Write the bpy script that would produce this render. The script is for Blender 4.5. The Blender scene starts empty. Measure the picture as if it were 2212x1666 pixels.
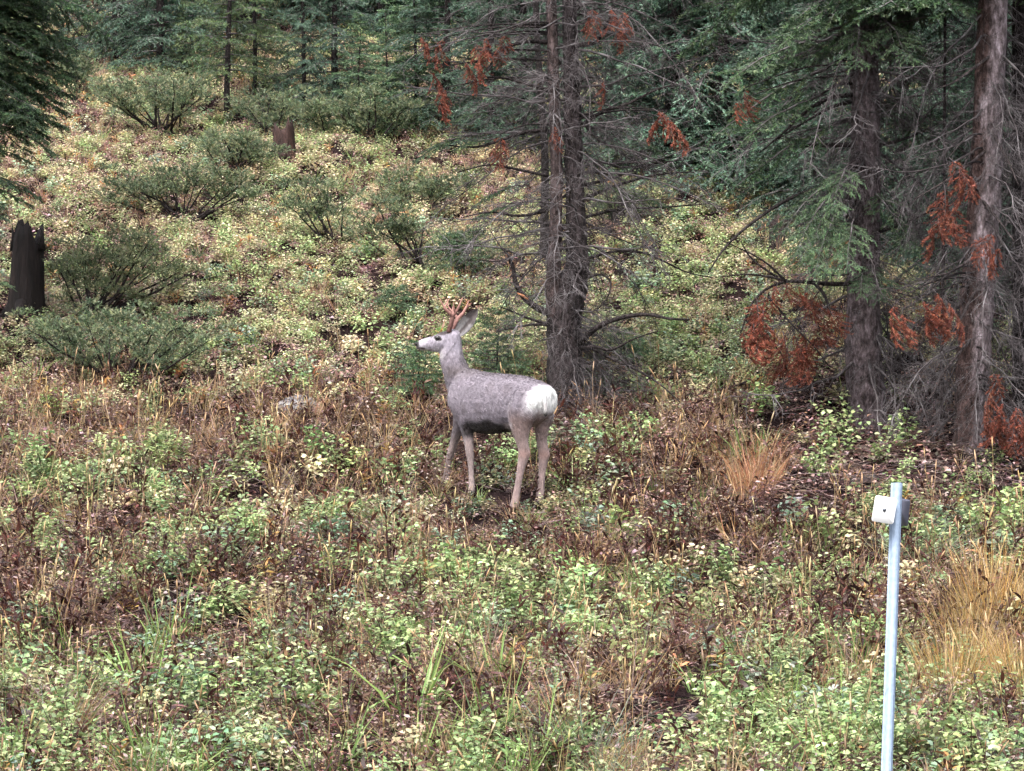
import bpy, math, random
import numpy as np
from mathutils import Vector, Matrix

random.seed(11)
RG = np.random.default_rng(11)
SC = bpy.context.scene
COL = SC.collection

# ------------------------------------------------------------------ camera, sky, sun, exposure
F_PX = 6983.0            # focal length in pixels of the 2212 x 1666 view of the photograph
CX, CY = 1106.0, 833.0
PITCH = math.radians(4.0)
cam_d = bpy.data.cameras.new("camera")
cam_d.sensor_width = 36.0
cam_d.lens = 36.0 * F_PX / 2212.0
cam_d.clip_start = 0.5
cam_d.clip_end = 2000.0
cam = bpy.data.objects.new("camera", cam_d)
cam.location = (0, 0, 0)
cam.rotation_euler = (math.radians(90) + PITCH, 0, 0)
COL.objects.link(cam)
SC.camera = cam

SUN_EL, SUN_AZ = math.radians(58), math.radians(200)     # azimuth measured from +Y, clockwise
world = bpy.data.worlds.new("World")
SC.world = world
world.use_nodes = True
wn = world.node_tree.nodes
wl = world.node_tree.links
wn.clear()
sky = wn.new("ShaderNodeTexSky")
sky.sky_type = 'NISHITA'
sky.sun_disc = False
sky.sun_elevation = SUN_EL
sky.sun_rotation = SUN_AZ
sky.air_density = 1.0
sky.dust_density = 5.0
hs = wn.new("ShaderNodeHueSaturation")
hs.inputs["Saturation"].default_value = 0.36            # overcast: a grey sky
bg = wn.new("ShaderNodeBackground")
bg.inputs["Strength"].default_value = 0.15
wo = wn.new("ShaderNodeOutputWorld")
wl.new(sky.outputs[0], hs.inputs["Color"])
wl.new(hs.outputs[0], bg.inputs["Color"])
wl.new(bg.outputs[0], wo.inputs["Surface"])

sun_d = bpy.data.lights.new("sun", 'SUN')
sun_d.energy = 1.2
sun_d.angle = math.radians(25)
sun_d.color = (1.0, 0.97, 0.95)
sun = bpy.data.objects.new("sun", sun_d)
sd = Vector((math.sin(SUN_AZ) * math.cos(SUN_EL), math.cos(SUN_AZ) * math.cos(SUN_EL), math.sin(SUN_EL)))
sun.rotation_euler = sd.to_track_quat('Z', 'Y').to_euler()
sun.location = (0, 0, 40)
COL.objects.link(sun)

SC.view_settings.view_transform = 'Standard'
SC.view_settings.look = 'None'
SC.view_settings.gamma = 1.0
SC.view_settings.use_curve_mapping = False
SC.view_settings.exposure = 1.6
SC.render.engine = 'CYCLES'
SC.cycles.use_denoising = True
SC.cycles.use_adaptive_sampling = True
SC.cycles.adaptive_threshold = .03
SC.cycles.adaptive_min_samples = 24
SC.cycles.max_bounces = 4
SC.cycles.diffuse_bounces = 2
SC.cycles.transmission_bounces = 2
SC.cycles.transparent_max_bounces = 4

# ------------------------------------------------------------------ pixel rays and the hillside
_c, _s = math.cos(PITCH), math.sin(PITCH)


def ray(vx, vy):
    a, b = (vx - CX) / F_PX, (CY - vy) / F_PX
    return np.array([a, _c - b * _s, _s + b * _c])


def at(vx, vy, d):
    """The point at depth d (metres along +Y) behind the pixel (vx, vy)."""
    r = ray(vx, vy)
    return Vector(r * (d / r[1]))


def pix(p):
    x, y, z = p
    dep = y * _c + z * _s
    up = -y * _s + z * _c
    return CX + F_PX * x / dep, CY - F_PX * up / dep


_nodes = [(1666, 17.3), (1380, 21.2), (1086, 25.6), (960, 27.3), (830, 29.0), (542, 33.3), (217, 40.0), (0, 46.0)]
_py = [-400, -6, 6, 9, 13.5] + [d for v, d in _nodes] + [60, 80, 120, 200, 400]
_pz = [-1.7, -1.7, -1.7, -2.05, -1.75] + [at(CX, v, d).z for v, d in _nodes]
_zl = _pz[-1]
_pz += [_zl + 4.4, _zl + 10.5, _zl + 22, _zl + 40, _zl + 70]
_gy = np.arange(-400, 400.01, 0.1)
_gz = np.interp(_gy, _py, _pz)
_k = np.hanning(41)
_k /= _k.sum()
_gz2 = np.convolve(np.pad(_gz, 20, mode='edge'), _k, mode='valid')
BUMPS = []        # (x, y, amplitude, radius)


def gz(x, y):
    x = np.asarray(x, float)
    y = np.asarray(y, float)
    z = np.interp(y, _gy, _gz2)
    f = np.clip((y - 14) / 6, 0, 1)
    n = (0.050 * np.sin(1.1 * x + 0.7 * y + 0.4) + 0.045 * np.sin(-0.8 * x + 1.3 * y + 2.0)
         + 0.030 * np.sin(2.3 * x - 1.7 * y + 1.1) + 0.018 * np.sin(4.1 * x + 3.3 * y)
         + 0.012 * np.sin(7.3 * x - 5.9 * y + 0.5))
    z = z + n * f
    for bx, by, am, r in BUMPS:
        z = z + am * np.exp(-((x - bx) ** 2 + (y - by) ** 2) / (2 * r * r))
    return z


def on_ground(vx, vy):
    """Where the ray through the pixel meets the hillside."""
    r = ray(vx, vy)
    ys = np.arange(13.0, 120.0, 0.02)
    P = r[None, :] * (ys / r[1])[:, None]
    i = np.argmax(P[:, 2] < gz(P[:, 0], P[:, 1]))
    return Vector((P[i, 0], P[i, 1], float(gz(P[i, 0], P[i, 1]))))


def ppm(d):
    return F_PX / d          # view pixels per metre at depth d


# ------------------------------------------------------------------ mesh building
class MB:
    def __init__(self):
        self.v, self.f, self.c, self.n = [], [], [], 0

    def add(self, v, f, c):
        v = np.asarray(v, float).reshape(-1, 3)
        f = np.asarray(f, int).reshape(-1, 3)
        c = np.asarray(c, float)
        if c.ndim == 1:
            c = np.tile(c, (len(v), 1))
        self.v.append(v)
        self.f.append(f + self.n)
        self.c.append(c)
        self.n += len(v)

    def merge(self, other, M=None, tint=None):
        for v, f, c in zip(*other.arrays()):
            if M is not None:
                m = np.array(M)
                v = v @ m[:3, :3].T + m[:3, 3]
            if tint is not None:
                c = c * np.asarray(tint)
            self.add(v, f, c)

    def arrays(self):
        if not self.v:
            return [], [], []
        if len(self.v) > 1:
            self.v = [np.concatenate(self.v)]
            self.f = [np.concatenate(self.f)]
            self.c = [np.concatenate(self.c)]
        return self.v, self.f, self.c

    def mesh(self, name, mat, smooth=False):
        v, f, c = self.arrays()
        v, f, c = v[0], f[0], c[0]
        me = bpy.data.meshes.new(name)
        me.vertices.add(len(v))
        me.vertices.foreach_set("co", v.astype(np.float32).ravel())
        me.loops.add(len(f) * 3)
        me.loops.foreach_set("vertex_index", f.astype(np.int32).ravel())
        me.polygons.add(len(f))
        me.polygons.foreach_set("loop_start", np.arange(0, len(f) * 3, 3, dtype=np.int32))
        if smooth:
            me.polygons.foreach_set("use_smooth", np.ones(len(f), dtype=bool))
        a = me.attributes.new("Col", 'FLOAT_COLOR', 'POINT')
        a.data.foreach_set("color", np.concatenate([c, np.ones((len(c), 1))], 1).astype(np.float32).ravel())
        me.update(calc_edges=True)
        me.materials.append(mat)
        return me

    # --- shapes
    def tube(self, pts, rad, n, col, cap=True, wob=0.0):
        pts = np.asarray(pts, float)
        rad = np.asarray(rad, float)
        m = len(pts)
        t = np.gradient(pts, axis=0)
        t /= np.linalg.norm(t, axis=1)[:, None] + 1e-9
        ref = np.array([0.0, 0.0, 1.0]) if abs(t[0][2]) < 0.9 else np.array([1.0, 0, 0])
        u = np.cross(t, ref)
        u /= np.linalg.norm(u, axis=1)[:, None] + 1e-9
        w = np.cross(t, u)
        an = np.arange(n) * 2 * math.pi / n
        r = rad[:, None] * np.ones((1, n))
        if wob:
            r = r * (1 + RG.normal(0, wob, (m, n)))
        ring = pts[:, None, :] + r[:, :, None] * (np.cos(an)[None, :, None] * u[:, None, :] + np.sin(an)[None, :, None] * w[:, None, :])
        v = ring.reshape(-1, 3)
        f = []
        for i in range(m - 1):
            for j in range(n):
                a, b = i * n + j, i * n + (j + 1) % n
                f.append((a, b, b + n))
                f.append((a, b + n, a + n))
        if cap:
            for j in range(1, n - 1):
                f.append((0, j + 1, j))
                k = (m - 1) * n
                f.append((k, k + j, k + j + 1))
        self.add(v, f, col)

    def leaves(self, pos, d, up, ln, wd, col, fold=0.15):
        pos = np.asarray(pos)
        n = len(pos)
        d = d / (np.linalg.norm(d, axis=1)[:, None] + 1e-9)
        s = np.cross(d, up)
        s /= np.linalg.norm(s, axis=1)[:, None] + 1e-9
        nn = np.cross(s, d)
        ln = np.broadcast_to(ln, n)[:, None]
        wd = np.broadcast_to(wd, n)[:, None]
        P = [pos,
             pos + d * ln * .30 + s * wd * .46 + nn * wd * fold,
             pos + d * ln * .70 + s * wd * .38 + nn * wd * fold * .5,
             pos + d * ln - nn * ln * .10,
             pos + d * ln * .70 - s * wd * .38 + nn * wd * fold * .5,
             pos + d * ln * .30 - s * wd * .46 + nn * wd * fold]
        v = np.stack(P, 1).reshape(-1, 3)
        b = np.arange(n)[:, None] * 6
        f = np.concatenate([b + np.array([0, 1, 5]), b + np.array([1, 2, 5]), b + np.array([2, 4, 5]), b + np.array([2, 3, 4])], 0)
        self.add(v, f, np.repeat(col, 6, axis=0))

    def needles(self, pos, d, ln, wd, col):
        n = len(pos)
        d = d / (np.linalg.norm(d, axis=1)[:, None] + 1e-9)
        s = np.cross(d, RG.normal(size=(n, 3)))
        s /= np.linalg.norm(s, axis=1)[:, None] + 1e-9
        ln = np.broadcast_to(ln, n)[:, None]
        wd = np.broadcast_to(wd, n)[:, None]
        v = np.stack([pos - s * wd * .5, pos + s * wd * .5, pos + d * ln], 1).reshape(-1, 3)
        f = np.arange(n * 3).reshape(-1, 3)
        self.add(v, f, np.repeat(col, 3, axis=0))

    def blades(self, pos, d, ln, wd, bend, col, seg=3):
        """Grass blades that bend over."""
        n = len(pos)
        d = d / (np.linalg.norm(d, axis=1)[:, None] + 1e-9)
        h = d * [1, 1, 0]
        h = h / (np.linalg.norm(h, axis=1)[:, None] + 1e-6)
        s = np.cross(d, RG.normal(size=(n, 3)) * .6 + [0, 0, .2])
        s /= np.linalg.norm(s, axis=1)[:, None] + 1e-9
        ln = np.broadcast_to(ln, n)[:, None]
        wd = np.broadcast_to(wd, n)[:, None]
        bend = np.broadcast_to(bend, n)[:, None]
        V = []
        for k in range(seg + 1):
            t = k / seg
            c = pos + d * ln * t + (h * 1.0 - np.array([0, 0, .75])) * bend * ln * t * t
            w = wd * (1 - t ** 2) * .5 + wd * .04
            V += [c - s * w, c + s * w]
        m = 2 * (seg + 1)
        v = np.stack(V, 1).reshape(-1, 3)
        b = np.arange(n)[:, None] * m
        f = []
        for k in range(seg):
            f += [b + np.array([2 * k, 2 * k + 1, 2 * k + 3]), b + np.array([2 * k, 2 * k + 3, 2 * k + 2])]
        self.add(v, np.concatenate(f, 0), np.repeat(col, m, axis=0))


def srgb(r, g, b):
    f = lambda c: ((c / 255 + .055) / 1.055) ** 2.4 if c > 10 else c / 255 / 12.92
    return np.array([f(r), f(g), f(b)])


def mixcol(cols, n, jit=.18):
    cols = np.asarray(cols)
    c = cols[RG.integers(0, len(cols), n)]
    return np.clip(c * (1 + RG.normal(0, jit, (n, 1))) * (1 + RG.normal(0, jit * .3, (n, 3))), .004, .9)


# ------------------------------------------------------------------ materials
def nodes_of(name):
    m = bpy.data.materials.new(name)
    m.use_nodes = True
    nt = m.node_tree
    nt.nodes.clear()
    out = nt.nodes.new("ShaderNodeOutputMaterial")
    return m, nt, nt.nodes, nt.links, out


def leaf_material(name, instanced=False, rough=.45, trans=.3, vary=.25, spec=.4):
    m, nt, N, L, out = nodes_of(name)
    at_ = N.new("ShaderNodeAttribute")
    at_.attribute_name = "Col"
    col = at_.outputs["Color"]
    if instanced:
        ti = N.new("ShaderNodeAttribute")
        ti.attribute_type = 'INSTANCER'
        ti.attribute_name = "tint"
        mx = N.new("ShaderNodeMix")
        mx.data_type = 'RGBA'
        mx.blend_type = 'MULTIPLY'
        mx.inputs[0].default_value = 1
        L.new(col, mx.inputs[6])
        L.new(ti.outputs["Color"], mx.inputs[7])
        col = mx.outputs[2]
    else:
        oi = N.new("ShaderNodeObjectInfo")
        mr = N.new("ShaderNodeMapRange")
        mr.inputs[3].default_value = 1 - vary
        mr.inputs[4].default_value = 1 + vary
        L.new(oi.outputs["Random"], mr.inputs[0])
        h = N.new("ShaderNodeHueSaturation")
        L.new(mr.outputs[0], h.inputs["Value"])
        L.new(col, h.inputs["Color"])
        col = h.outputs[0]
    p = N.new("ShaderNodeBsdfPrincipled")
    p.inputs["Roughness"].default_value = rough
    p.inputs["Specular IOR Level"].default_value = spec
    L.new(col, p.inputs["Base Color"])
    t = N.new("ShaderNodeBsdfTranslucent")
    L.new(col, t.inputs["Color"])
    mxs = N.new("ShaderNodeMixShader")
    mxs.inputs[0].default_value = trans
    L.new(p.outputs[0], mxs.inputs[1])
    L.new(t.outputs[0], mxs.inputs[2])
    L.new(mxs.outputs[0], out.inputs[0])
    return m


def rough_material(name, stops, scale=(1, 1, 1), nscale=8, bump=.5, rough=.85, use_col=False, detail=6, dist=.03, spec=.3):
    """Noise-mixed natural surface: stops = [(position, colour), ...]."""
    m, nt, N, L, out = nodes_of(name)
    tc = N.new("ShaderNodeTexCoord")
    mp = N.new("ShaderNodeMapping")
    mp.inputs["Scale"].default_value = scale
    L.new(tc.outputs["Object"], mp.inputs[0])
    nz = N.new("ShaderNodeTexNoise")
    nz.inputs["Scale"].default_value = nscale
    nz.inputs["Detail"].default_value = detail
    nz.inputs["Roughness"].default_value = .68
    L.new(mp.outputs[0], nz.inputs[0])
    rp = N.new("ShaderNodeValToRGB")
    el = rp.color_ramp.elements
    while len(el) < len(stops):
        el.new(.5)
    for e, (ps, c) in zip(el, stops):
        e.position = ps
        e.color = (*c, 1)
    L.new(nz.outputs[0], rp.inputs[0])
    col = rp.outputs[0]
    if use_col:
        a = N.new("ShaderNodeAttribute")
        a.attribute_name = "Col"
        mx = N.new("ShaderNodeMix")
        mx.data_type = 'RGBA'
        mx.blend_type = 'MULTIPLY'
        mx.inputs[0].default_value = 1
        L.new(col, mx.inputs[6])
        L.new(a.outputs["Color"], mx.inputs[7])
        col = mx.outputs[2]
    p = N.new("ShaderNodeBsdfPrincipled")
    p.inputs["Roughness"].default_value = rough
    p.inputs["Specular IOR Level"].default_value = spec
    L.new(col, p.inputs["Base Color"])
    n2 = N.new("ShaderNodeTexNoise")
    n2.inputs["Scale"].default_value = nscale * 2.3
    n2.inputs["Detail"].default_value = 5
    L.new(mp.outputs[0], n2.inputs[0])
    bp = N.new("ShaderNodeBump")
    bp.inputs["Strength"].default_value = bump
    bp.inputs["Distance"].default_value = dist
    L.new(n2.outputs[0], bp.inputs["Height"])
    L.new(bp.outputs[0], p.inputs["Normal"])
    L.new(p.outputs[0], out.inputs[0])
    return m


M_LEAF_I = leaf_material("undergrowth_leaf_instanced", True)
M_LEAF = leaf_material("undergrowth_leaf")
M_NEEDLE = leaf_material("conifer_needle", rough=.5, trans=.18, vary=.22)
M_DEADTWIG = rough_material("dead_twig", [(.3, (.028, .022, .023)), (.50, (.080, .068, .070)), (.68, (.21, .195, .20))], nscale=5, bump=.3, dist=.004)
M_BARK = rough_material("grey_brown_bark", [(.32, (.007, .0055, .0055)), (.46, (.032, .026, .025)), (.58, (.072, .061, .061)), (.74, (.15, .135, .138))],
                        scale=(1, 1, .42), nscale=24, bump=1.0, dist=.03, use_col=True)
M_CHAR = rough_material("charred_wood", [(.35, (.006, .005, .005)), (.6, (.030, .022, .020)), (.8, (.09, .07, .06))], scale=(1, 1, .2), nscale=14, bump=1, dist=.03, use_col=True)
M_ROCK = rough_material("lichen_rock", [(.3, (.03, .027, .030)), (.5, (.10, .092, .097)), (.7, (.22, .21, .21))], nscale=16, bump=.8, dist=.02, use_col=True)
M_WOOD = rough_material("weathered_wood", [(.3, (.02, .016, .016)), (.55, (.065, .053, .053)), (.75, (.14, .12, .118))], scale=(.25, 1, 1), nscale=26, bump=.7, dist=.01, use_col=True)


def ground_material():
    m, nt, N, L, out = nodes_of("forest_soil")
    tc = N.new("ShaderNodeTexCoord")
    n1 = N.new("ShaderNodeTexNoise")
    n1.inputs["Scale"].default_value = 1.3
    n1.inputs["Detail"].default_value = 8
    n1.inputs["Roughness"].default_value = .7
    L.new(tc.outputs["Object"], n1.inputs[0])
    n2 = N.new("ShaderNodeTexNoise")
    n2.inputs["Scale"].default_value = 28
    n2.inputs["Detail"].default_value = 6
    L.new(tc.outputs["Object"], n2.inputs[0])
    r1 = N.new("ShaderNodeValToRGB")
    r1.color_ramp.elements.new(.5)
    for e, (p, c) in zip(r1.color_ramp.elements, [(.35, (.014, .010, .011, 1)), (.5, (.030, .021, .021, 1)), (.7, (.055, .036, .030, 1))]):
        e.position = p
        e.color = c
    L.new(n1.outputs[0], r1.inputs[0])
    r2 = N.new("ShaderNodeValToRGB")
    r2.color_ramp.elements[0].position = .35
    r2.color_ramp.elements[0].color = (.35, .33, .34, 1)
    r2.color_ramp.elements[1].position = .72
    r2.color_ramp.elements[1].color = (1.15, 1.1, 1.1, 1)
    L.new(n2.outputs[0], r2.inputs[0])
    mx = N.new("ShaderNodeMix")
    mx.data_type = 'RGBA'
    mx.blend_type = 'MULTIPLY'
    mx.inputs[0].default_value = 1
    L.new(r1.outputs[0], mx.inputs[6])
    L.new(r2.outputs[0], mx.inputs[7])
    p = N.new("ShaderNodeBsdfPrincipled")
    p.inputs["Roughness"].default_value = .95
    p.inputs["Specular IOR Level"].default_value = .0
    L.new(mx.outputs[2], p.inputs["Base Color"])
    bp = N.new("ShaderNodeBump")
    bp.inputs["Strength"].default_value = 1
    bp.inputs["Distance"].default_value = .04
    L.new(n2.outputs[0], bp.inputs["Height"])
    L.new(bp.outputs[0], p.inputs["Normal"])
    L.new(p.outputs[0], out.inputs[0])
    return m


def coat_material():
    m, nt, N, L, out = nodes_of("deer_coat")
    a = N.new("ShaderNodeAttribute")
    a.attribute_name = "Col"
    tc = N.new("ShaderNodeTexCoord")
    mp = N.new("ShaderNodeMapping")
    mp.inputs["Scale"].default_value = (1, 1, .45)
    L.new(tc.outputs["Object"], mp.inputs[0])
    n1 = N.new("ShaderNodeTexNoise")
    n1.inputs["Scale"].default_value = 75
    n1.inputs["Detail"].default_value = 5
    L.new(mp.outputs[0], n1.inputs[0])
    r = N.new("ShaderNodeMapRange")
    r.inputs[1].default_value = .3
    r.inputs[2].default_value = .7
    r.inputs[3].default_value = .72
    r.inputs[4].default_value = 1.25
    L.new(n1.outputs[0], r.inputs[0])
    n3 = N.new("ShaderNodeTexNoise")
    n3.inputs["Scale"].default_value = 9
    n3.inputs["Detail"].default_value = 3
    L.new(tc.outputs["Object"], n3.inputs[0])
    r3 = N.new("ShaderNodeMapRange")
    r3.inputs[1].default_value = .3
    r3.inputs[2].default_value = .7
    r3.inputs[3].default_value = .86
    r3.inputs[4].default_value = 1.12
    L.new(n3.outputs[0], r3.inputs[0])
    ml = N.new("ShaderNodeMath")
    ml.operation = 'MULTIPLY'
    L.new(r.outputs[0], ml.inputs[0])
    L.new(r3.outputs[0], ml.inputs[1])
    h = N.new("ShaderNodeHueSaturation")
    L.new(ml.outputs[0], h.inputs["Value"])
    L.new(a.outputs["Color"], h.inputs["Color"])
    p = N.new("ShaderNodeBsdfPrincipled")
    p.inputs["Roughness"].default_value = .7
    p.inputs["Specular IOR Level"].default_value = .25
    p.inputs["Sheen Weight"].default_value = .25
    L.new(h.outputs[0], p.inputs["Base Color"])
    bp = N.new("ShaderNodeBump")
    bp.inputs["Strength"].default_value = .6
    bp.inputs["Distance"].default_value = .012
    L.new(n1.outputs[0], bp.inputs["Height"])
    L.new(bp.outputs[0], p.inputs["Normal"])
    L.new(p.outputs[0], out.inputs[0])
    return m


def plain_material(name, col, rough=.5, metal=0.0, noise=.15, nscale=30, spec=.5):
    m, nt, N, L, out = nodes_of(name)
    tc = N.new("ShaderNodeTexCoord")
    nz = N.new("ShaderNodeTexNoise")
    nz.inputs["Scale"].default_value = nscale
    nz.inputs["Detail"].default_value = 4
    L.new(tc.outputs["Object"], nz.inputs[0])
    rp = N.new("ShaderNodeMapRange")
    rp.inputs[1].default_value = .3
    rp.inputs[2].default_value = .7
    rp.inputs[3].default_value = 1 - noise
    rp.inputs[4].default_value = 1 + noise
    L.new(nz.outputs[0], rp.inputs[0])
    h = N.new("ShaderNodeHueSaturation")
    h.inputs["Color"].default_value = (*col, 1)
    L.new(rp.outputs[0], h.inputs["Value"])
    p = N.new("ShaderNodeBsdfPrincipled")
    p.inputs["Roughness"].default_value = rough
    p.inputs["Metallic"].default_value = metal
    p.inputs["Specular IOR Level"].default_value = spec
    L.new(h.outputs[0], p.inputs["Base Color"])
    L.new(p.outputs[0], out.inputs[0])
    return m


M_SOIL = ground_material()
M_COAT = coat_material()
M_HAIR = leaf_material("deer_hair", rough=.6, trans=.12, vary=0, spec=.25)
M_ANTLER = rough_material("antler_bone", [(.3, (.12, .060, .050)), (.55, (.21, .115, .095)), (.75, (.28, .18, .15))], nscale=30, bump=.4, dist=.004, use_col=True)
M_BLACK = plain_material("dark_horn", (.012, .010, .010), rough=.25)
M_GALV = plain_material("galvanised_steel", (.21, .27, .36), rough=.45, metal=.25, noise=.16, nscale=38)
M_WHITE = plain_material("white_reflector_sheet", (.86, .87, .88), rough=.35, noise=.02)
M_GREYPLATE = plain_material("bare_aluminium", (.17, .17, .22), rough=.5, metal=.3, noise=.08)
M_BOLT = plain_material("zinc_bolt", (.10, .11, .13), rough=.4, metal=.8)


# ------------------------------------------------------------------ object helpers
def obj(name, me, parent=None, loc=None, M=None):
    o = bpy.data.objects.new(name, me)
    COL.objects.link(o)
    if parent is not None:
        o.parent = parent
    if M is not None:
        o.matrix_local = M
    elif loc is not None:
        o.location = loc
    return o


def tag(o, label=None, cat=None, group=None, kind=None):
    if label:
        o["label"] = label
    if cat:
        o["category"] = cat
    if group:
        o["group"] = group
    if kind:
        o["kind"] = kind
    return o


def thing(name, loc, label, cat, group=None):
    o = bpy.data.objects.new(name, None)
    o.empty_display_size = .2
    COL.objects.link(o)
    o.location = loc
    return tag(o, label, cat, group)


def aim(base, direction, roll=0.0, scale=1.0):
    """Local +X along direction, local +Z as near to up as it can be."""
    x = Vector(direction).normalized()
    up = Vector((0, 0, 1)) if abs(x.z) < .97 else Vector((0, 1, 0))
    y = up.cross(x).normalized()
    z = x.cross(y)
    R = Matrix((x, y, z)).transposed().to_4x4()
    return Matrix.Translation(base) @ R @ Matrix.Rotation(roll, 4, 'X') @ Matrix.Scale(scale, 4)


# ------------------------------------------------------------------ the hillside
def build_ground():
    xs = np.concatenate([np.linspace(-300, -14, 18), np.arange(-13.5, 13.51, .22), np.linspace(14, 300, 18)])
    ys = np.concatenate([np.linspace(-200, 12, 24), np.arange(12.3, 52, .22), np.linspace(52.5, 80, 40), np.linspace(84, 399, 40)])
    X, Y = np.meshgrid(xs, ys)
    Z = gz(X, Y)
    near = (np.abs(X) < 14) & (Y > 13) & (Y < 52)
    Z = Z + near * RG.normal(0, .008, X.shape)
    nx, ny = len(xs), len(ys)
    v = np.stack([X, Y, Z], -1).reshape(-1, 3)
    i = np.arange((ny - 1) * nx).reshape(ny - 1, nx)[:, :-1].ravel()
    f = np.concatenate([np.stack([i, i + 1, i + nx + 1], 1), np.stack([i, i + nx + 1, i + nx], 1)], 0)
    mb = MB()
    mb.add(v, f, (1, 1, 1))
    o = obj("ground", mb.mesh("ground", M_SOIL, True))
    tag(o, "brown forest soil of the wooded hillside rising from the road", None, None, "structure")

# ------------------------------------------------------------------ where the deer stands (its hooves press a low hummock)
DEER_D = on_ground(1112, 1098).y + 0.0
DS = ppm(DEER_D)


def deer_xz(vx, vy):
    return (vx - 1085.0) / DS, (1085.0 - vy) / DS


DEER_O = at(1085, 1085, DEER_D)
for hx, hy, dy in ((1018, 1066, .24), (963, 1040, .50), (1167, 1080, .10)):
    q = at(hx, hy, DEER_D + dy)
    g0 = float(gz(q.x, q.y))
    BUMPS.append((q.x, q.y, max(-.15, min(.18, q.z - g0)) * .8, .26))
build_ground()


# ------------------------------------------------------------------ conifer pieces
def curve(L, n, droop, jit, lift=0.0):
    s = np.linspace(0, 1, n)
    y = np.cumsum(RG.normal(0, jit, n)) * L
    z = lift * L * s - droop * L * s * s + np.cumsum(RG.normal(0, jit * .7, n)) * L
    y -= y[0]
    z -= z[0]
    return np.stack([s * L, y, z], 1)


def along(pts, s):
    k = s * (len(pts) - 1)
    i = min(int(k), len(pts) - 2)
    return pts[i] * (1 - (k - i)) + pts[i + 1] * (k - i), pts[i + 1] - pts[i]


def twig_curve(p0, d, L, n, sag, jit=.06):
    d = d / np.linalg.norm(d)
    s = np.linspace(0, 1, n)
    off = np.cumsum(RG.normal(0, jit, (n, 3)), 0) * L
    off -= off[0]
    return p0 + d * (s * L)[:, None] + off - np.array([0, 0, 1]) * (sag * L * s * s)[:, None]


def dead_branch(L=1.4, r=.016, droop=.15, twigs=20, sub=4, lift=.0, curl=.0):
    mb = MB()
    pts = curve(L, 9, droop, .022, lift)
    pts[:, 2] += curl * L * np.linspace(0, 1, 9) ** 3
    mb.tube(pts, r * (1 - .86 * np.linspace(0, 1, 9)), 5, (1, 1, 1))
    for i in range(twigs):
        s = RG.uniform(.10, .98)
        p, t = along(pts, s)
        t = t / np.linalg.norm(t)
        side = 1 if RG.random() < .5 else -1
        d = t * RG.uniform(.5, 1.2) + np.array([0, side, 0]) * RG.uniform(.5, 1) + np.array([0, 0, RG.normal(-.1, .45)])
        l = L * RG.uniform(.12, .42) * (1.1 - .6 * s)
        tp = twig_curve(p, d, l, 5, RG.uniform(-.1, .45), .05)
        mb.tube(tp, r * .30 * (1 - .72 * np.linspace(0, 1, 5)), 3, (1, 1, 1), cap=False)
        for j in range(sub):
            q, u = along(tp, RG.uniform(.15, .95))
            d2 = u / np.linalg.norm(u) + RG.normal(0, .7, 3)
            sp = twig_curve(q, d2, l * RG.uniform(.15, .45), 3, .2, .05)
            mb.tube(sp, r * .15 * np.array([1, .8, .4]), 3, (1, 1, 1), cap=False)
    return mb


def bough(L=1.1, dens=150, nl=.022, nw=.005, pairs=15, droop=.28, lift=.08, cols=None, spread=.42, hang=.25, fill=5, bark=(.05, .04, .035), wood=None):
    """A flat conifer bough: axis, side twigs, sub-twigs and needles. Returns needles and (in wood) the twigs."""
    mb = MB()
    wood = wood if wood is not None else MB()
    pts = curve(L, 8, droop, .012, lift)
    wood.tube(pts, .012 * L * (1.05 - np.linspace(0, 1, 8)), 4, bark, cap=False)
    seg = []
    seg.append((pts[3], pts[5]))
    seg.append((pts[5], pts[7]))
    for i in range(pairs):
        for side in (-1, 1):
            s = .12 + .86 * (i + RG.uniform(-.3, .3)) / pairs
            s = min(max(s, .1), .99)
            p, t = along(pts, s)
            t = t / np.linalg.norm(t)
            l = L * spread * (1.06 - s) ** .6 * RG.uniform(.65, 1.15) * min(1, .35 + 2.2 * s)
            d = t * RG.uniform(.6, 1.0) + np.array([0, side, 0]) * RG.uniform(.7, 1.0) + np.array([0, 0, RG.normal(-.05, .18)])
            tp = twig_curve(p, d, l, 4, hang * RG.uniform(.3, 1.4), .03)
            wood.tube(tp, .0035 * L * np.array([1, .8, .6, .3]), 3, bark, cap=False)
            for k in range(3):
                seg.append((tp[k], tp[k + 1]))
            for j in range(fill):
                q, u = along(tp, RG.uniform(.1, .98))
                u = u / np.linalg.norm(u)
                d2 = u + np.cross(u, [0, 0, 1]) * RG.choice([-1, 1]) * RG.uniform(.5, 1.0) + np.array([0, 0, RG.normal(-.15, .2)])
                d2 /= np.linalg.norm(d2)
                seg.append((q, q + d2 * l * RG.uniform(.18, .42)))
    a = np.array([s[0] for s in seg])
    b = np.array([s[1] for s in seg])
    ln = np.linalg.norm(b - a, axis=1)
    cnt = np.maximum(2, (ln * dens).astype(int))
    idx = np.repeat(np.arange(len(seg)), cnt)
    t = RG.random(len(idx))[:, None]
    pos = a[idx] * (1 - t) + b[idx] * t
    dr = (b - a)[idx] / ln[idx][:, None]
    d = dr * .75 + RG.normal(0, .55, (len(idx), 3))
    cols = np.asarray(cols)
    cseg = mixcol(cols, len(seg), .22)
    mb.needles(pos, d, nl * RG.uniform(.7, 1.25, len(idx)), nw, cseg[idx] * (1 + RG.normal(0, .12, (len(idx), 1))))
    return mb, wood


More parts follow.
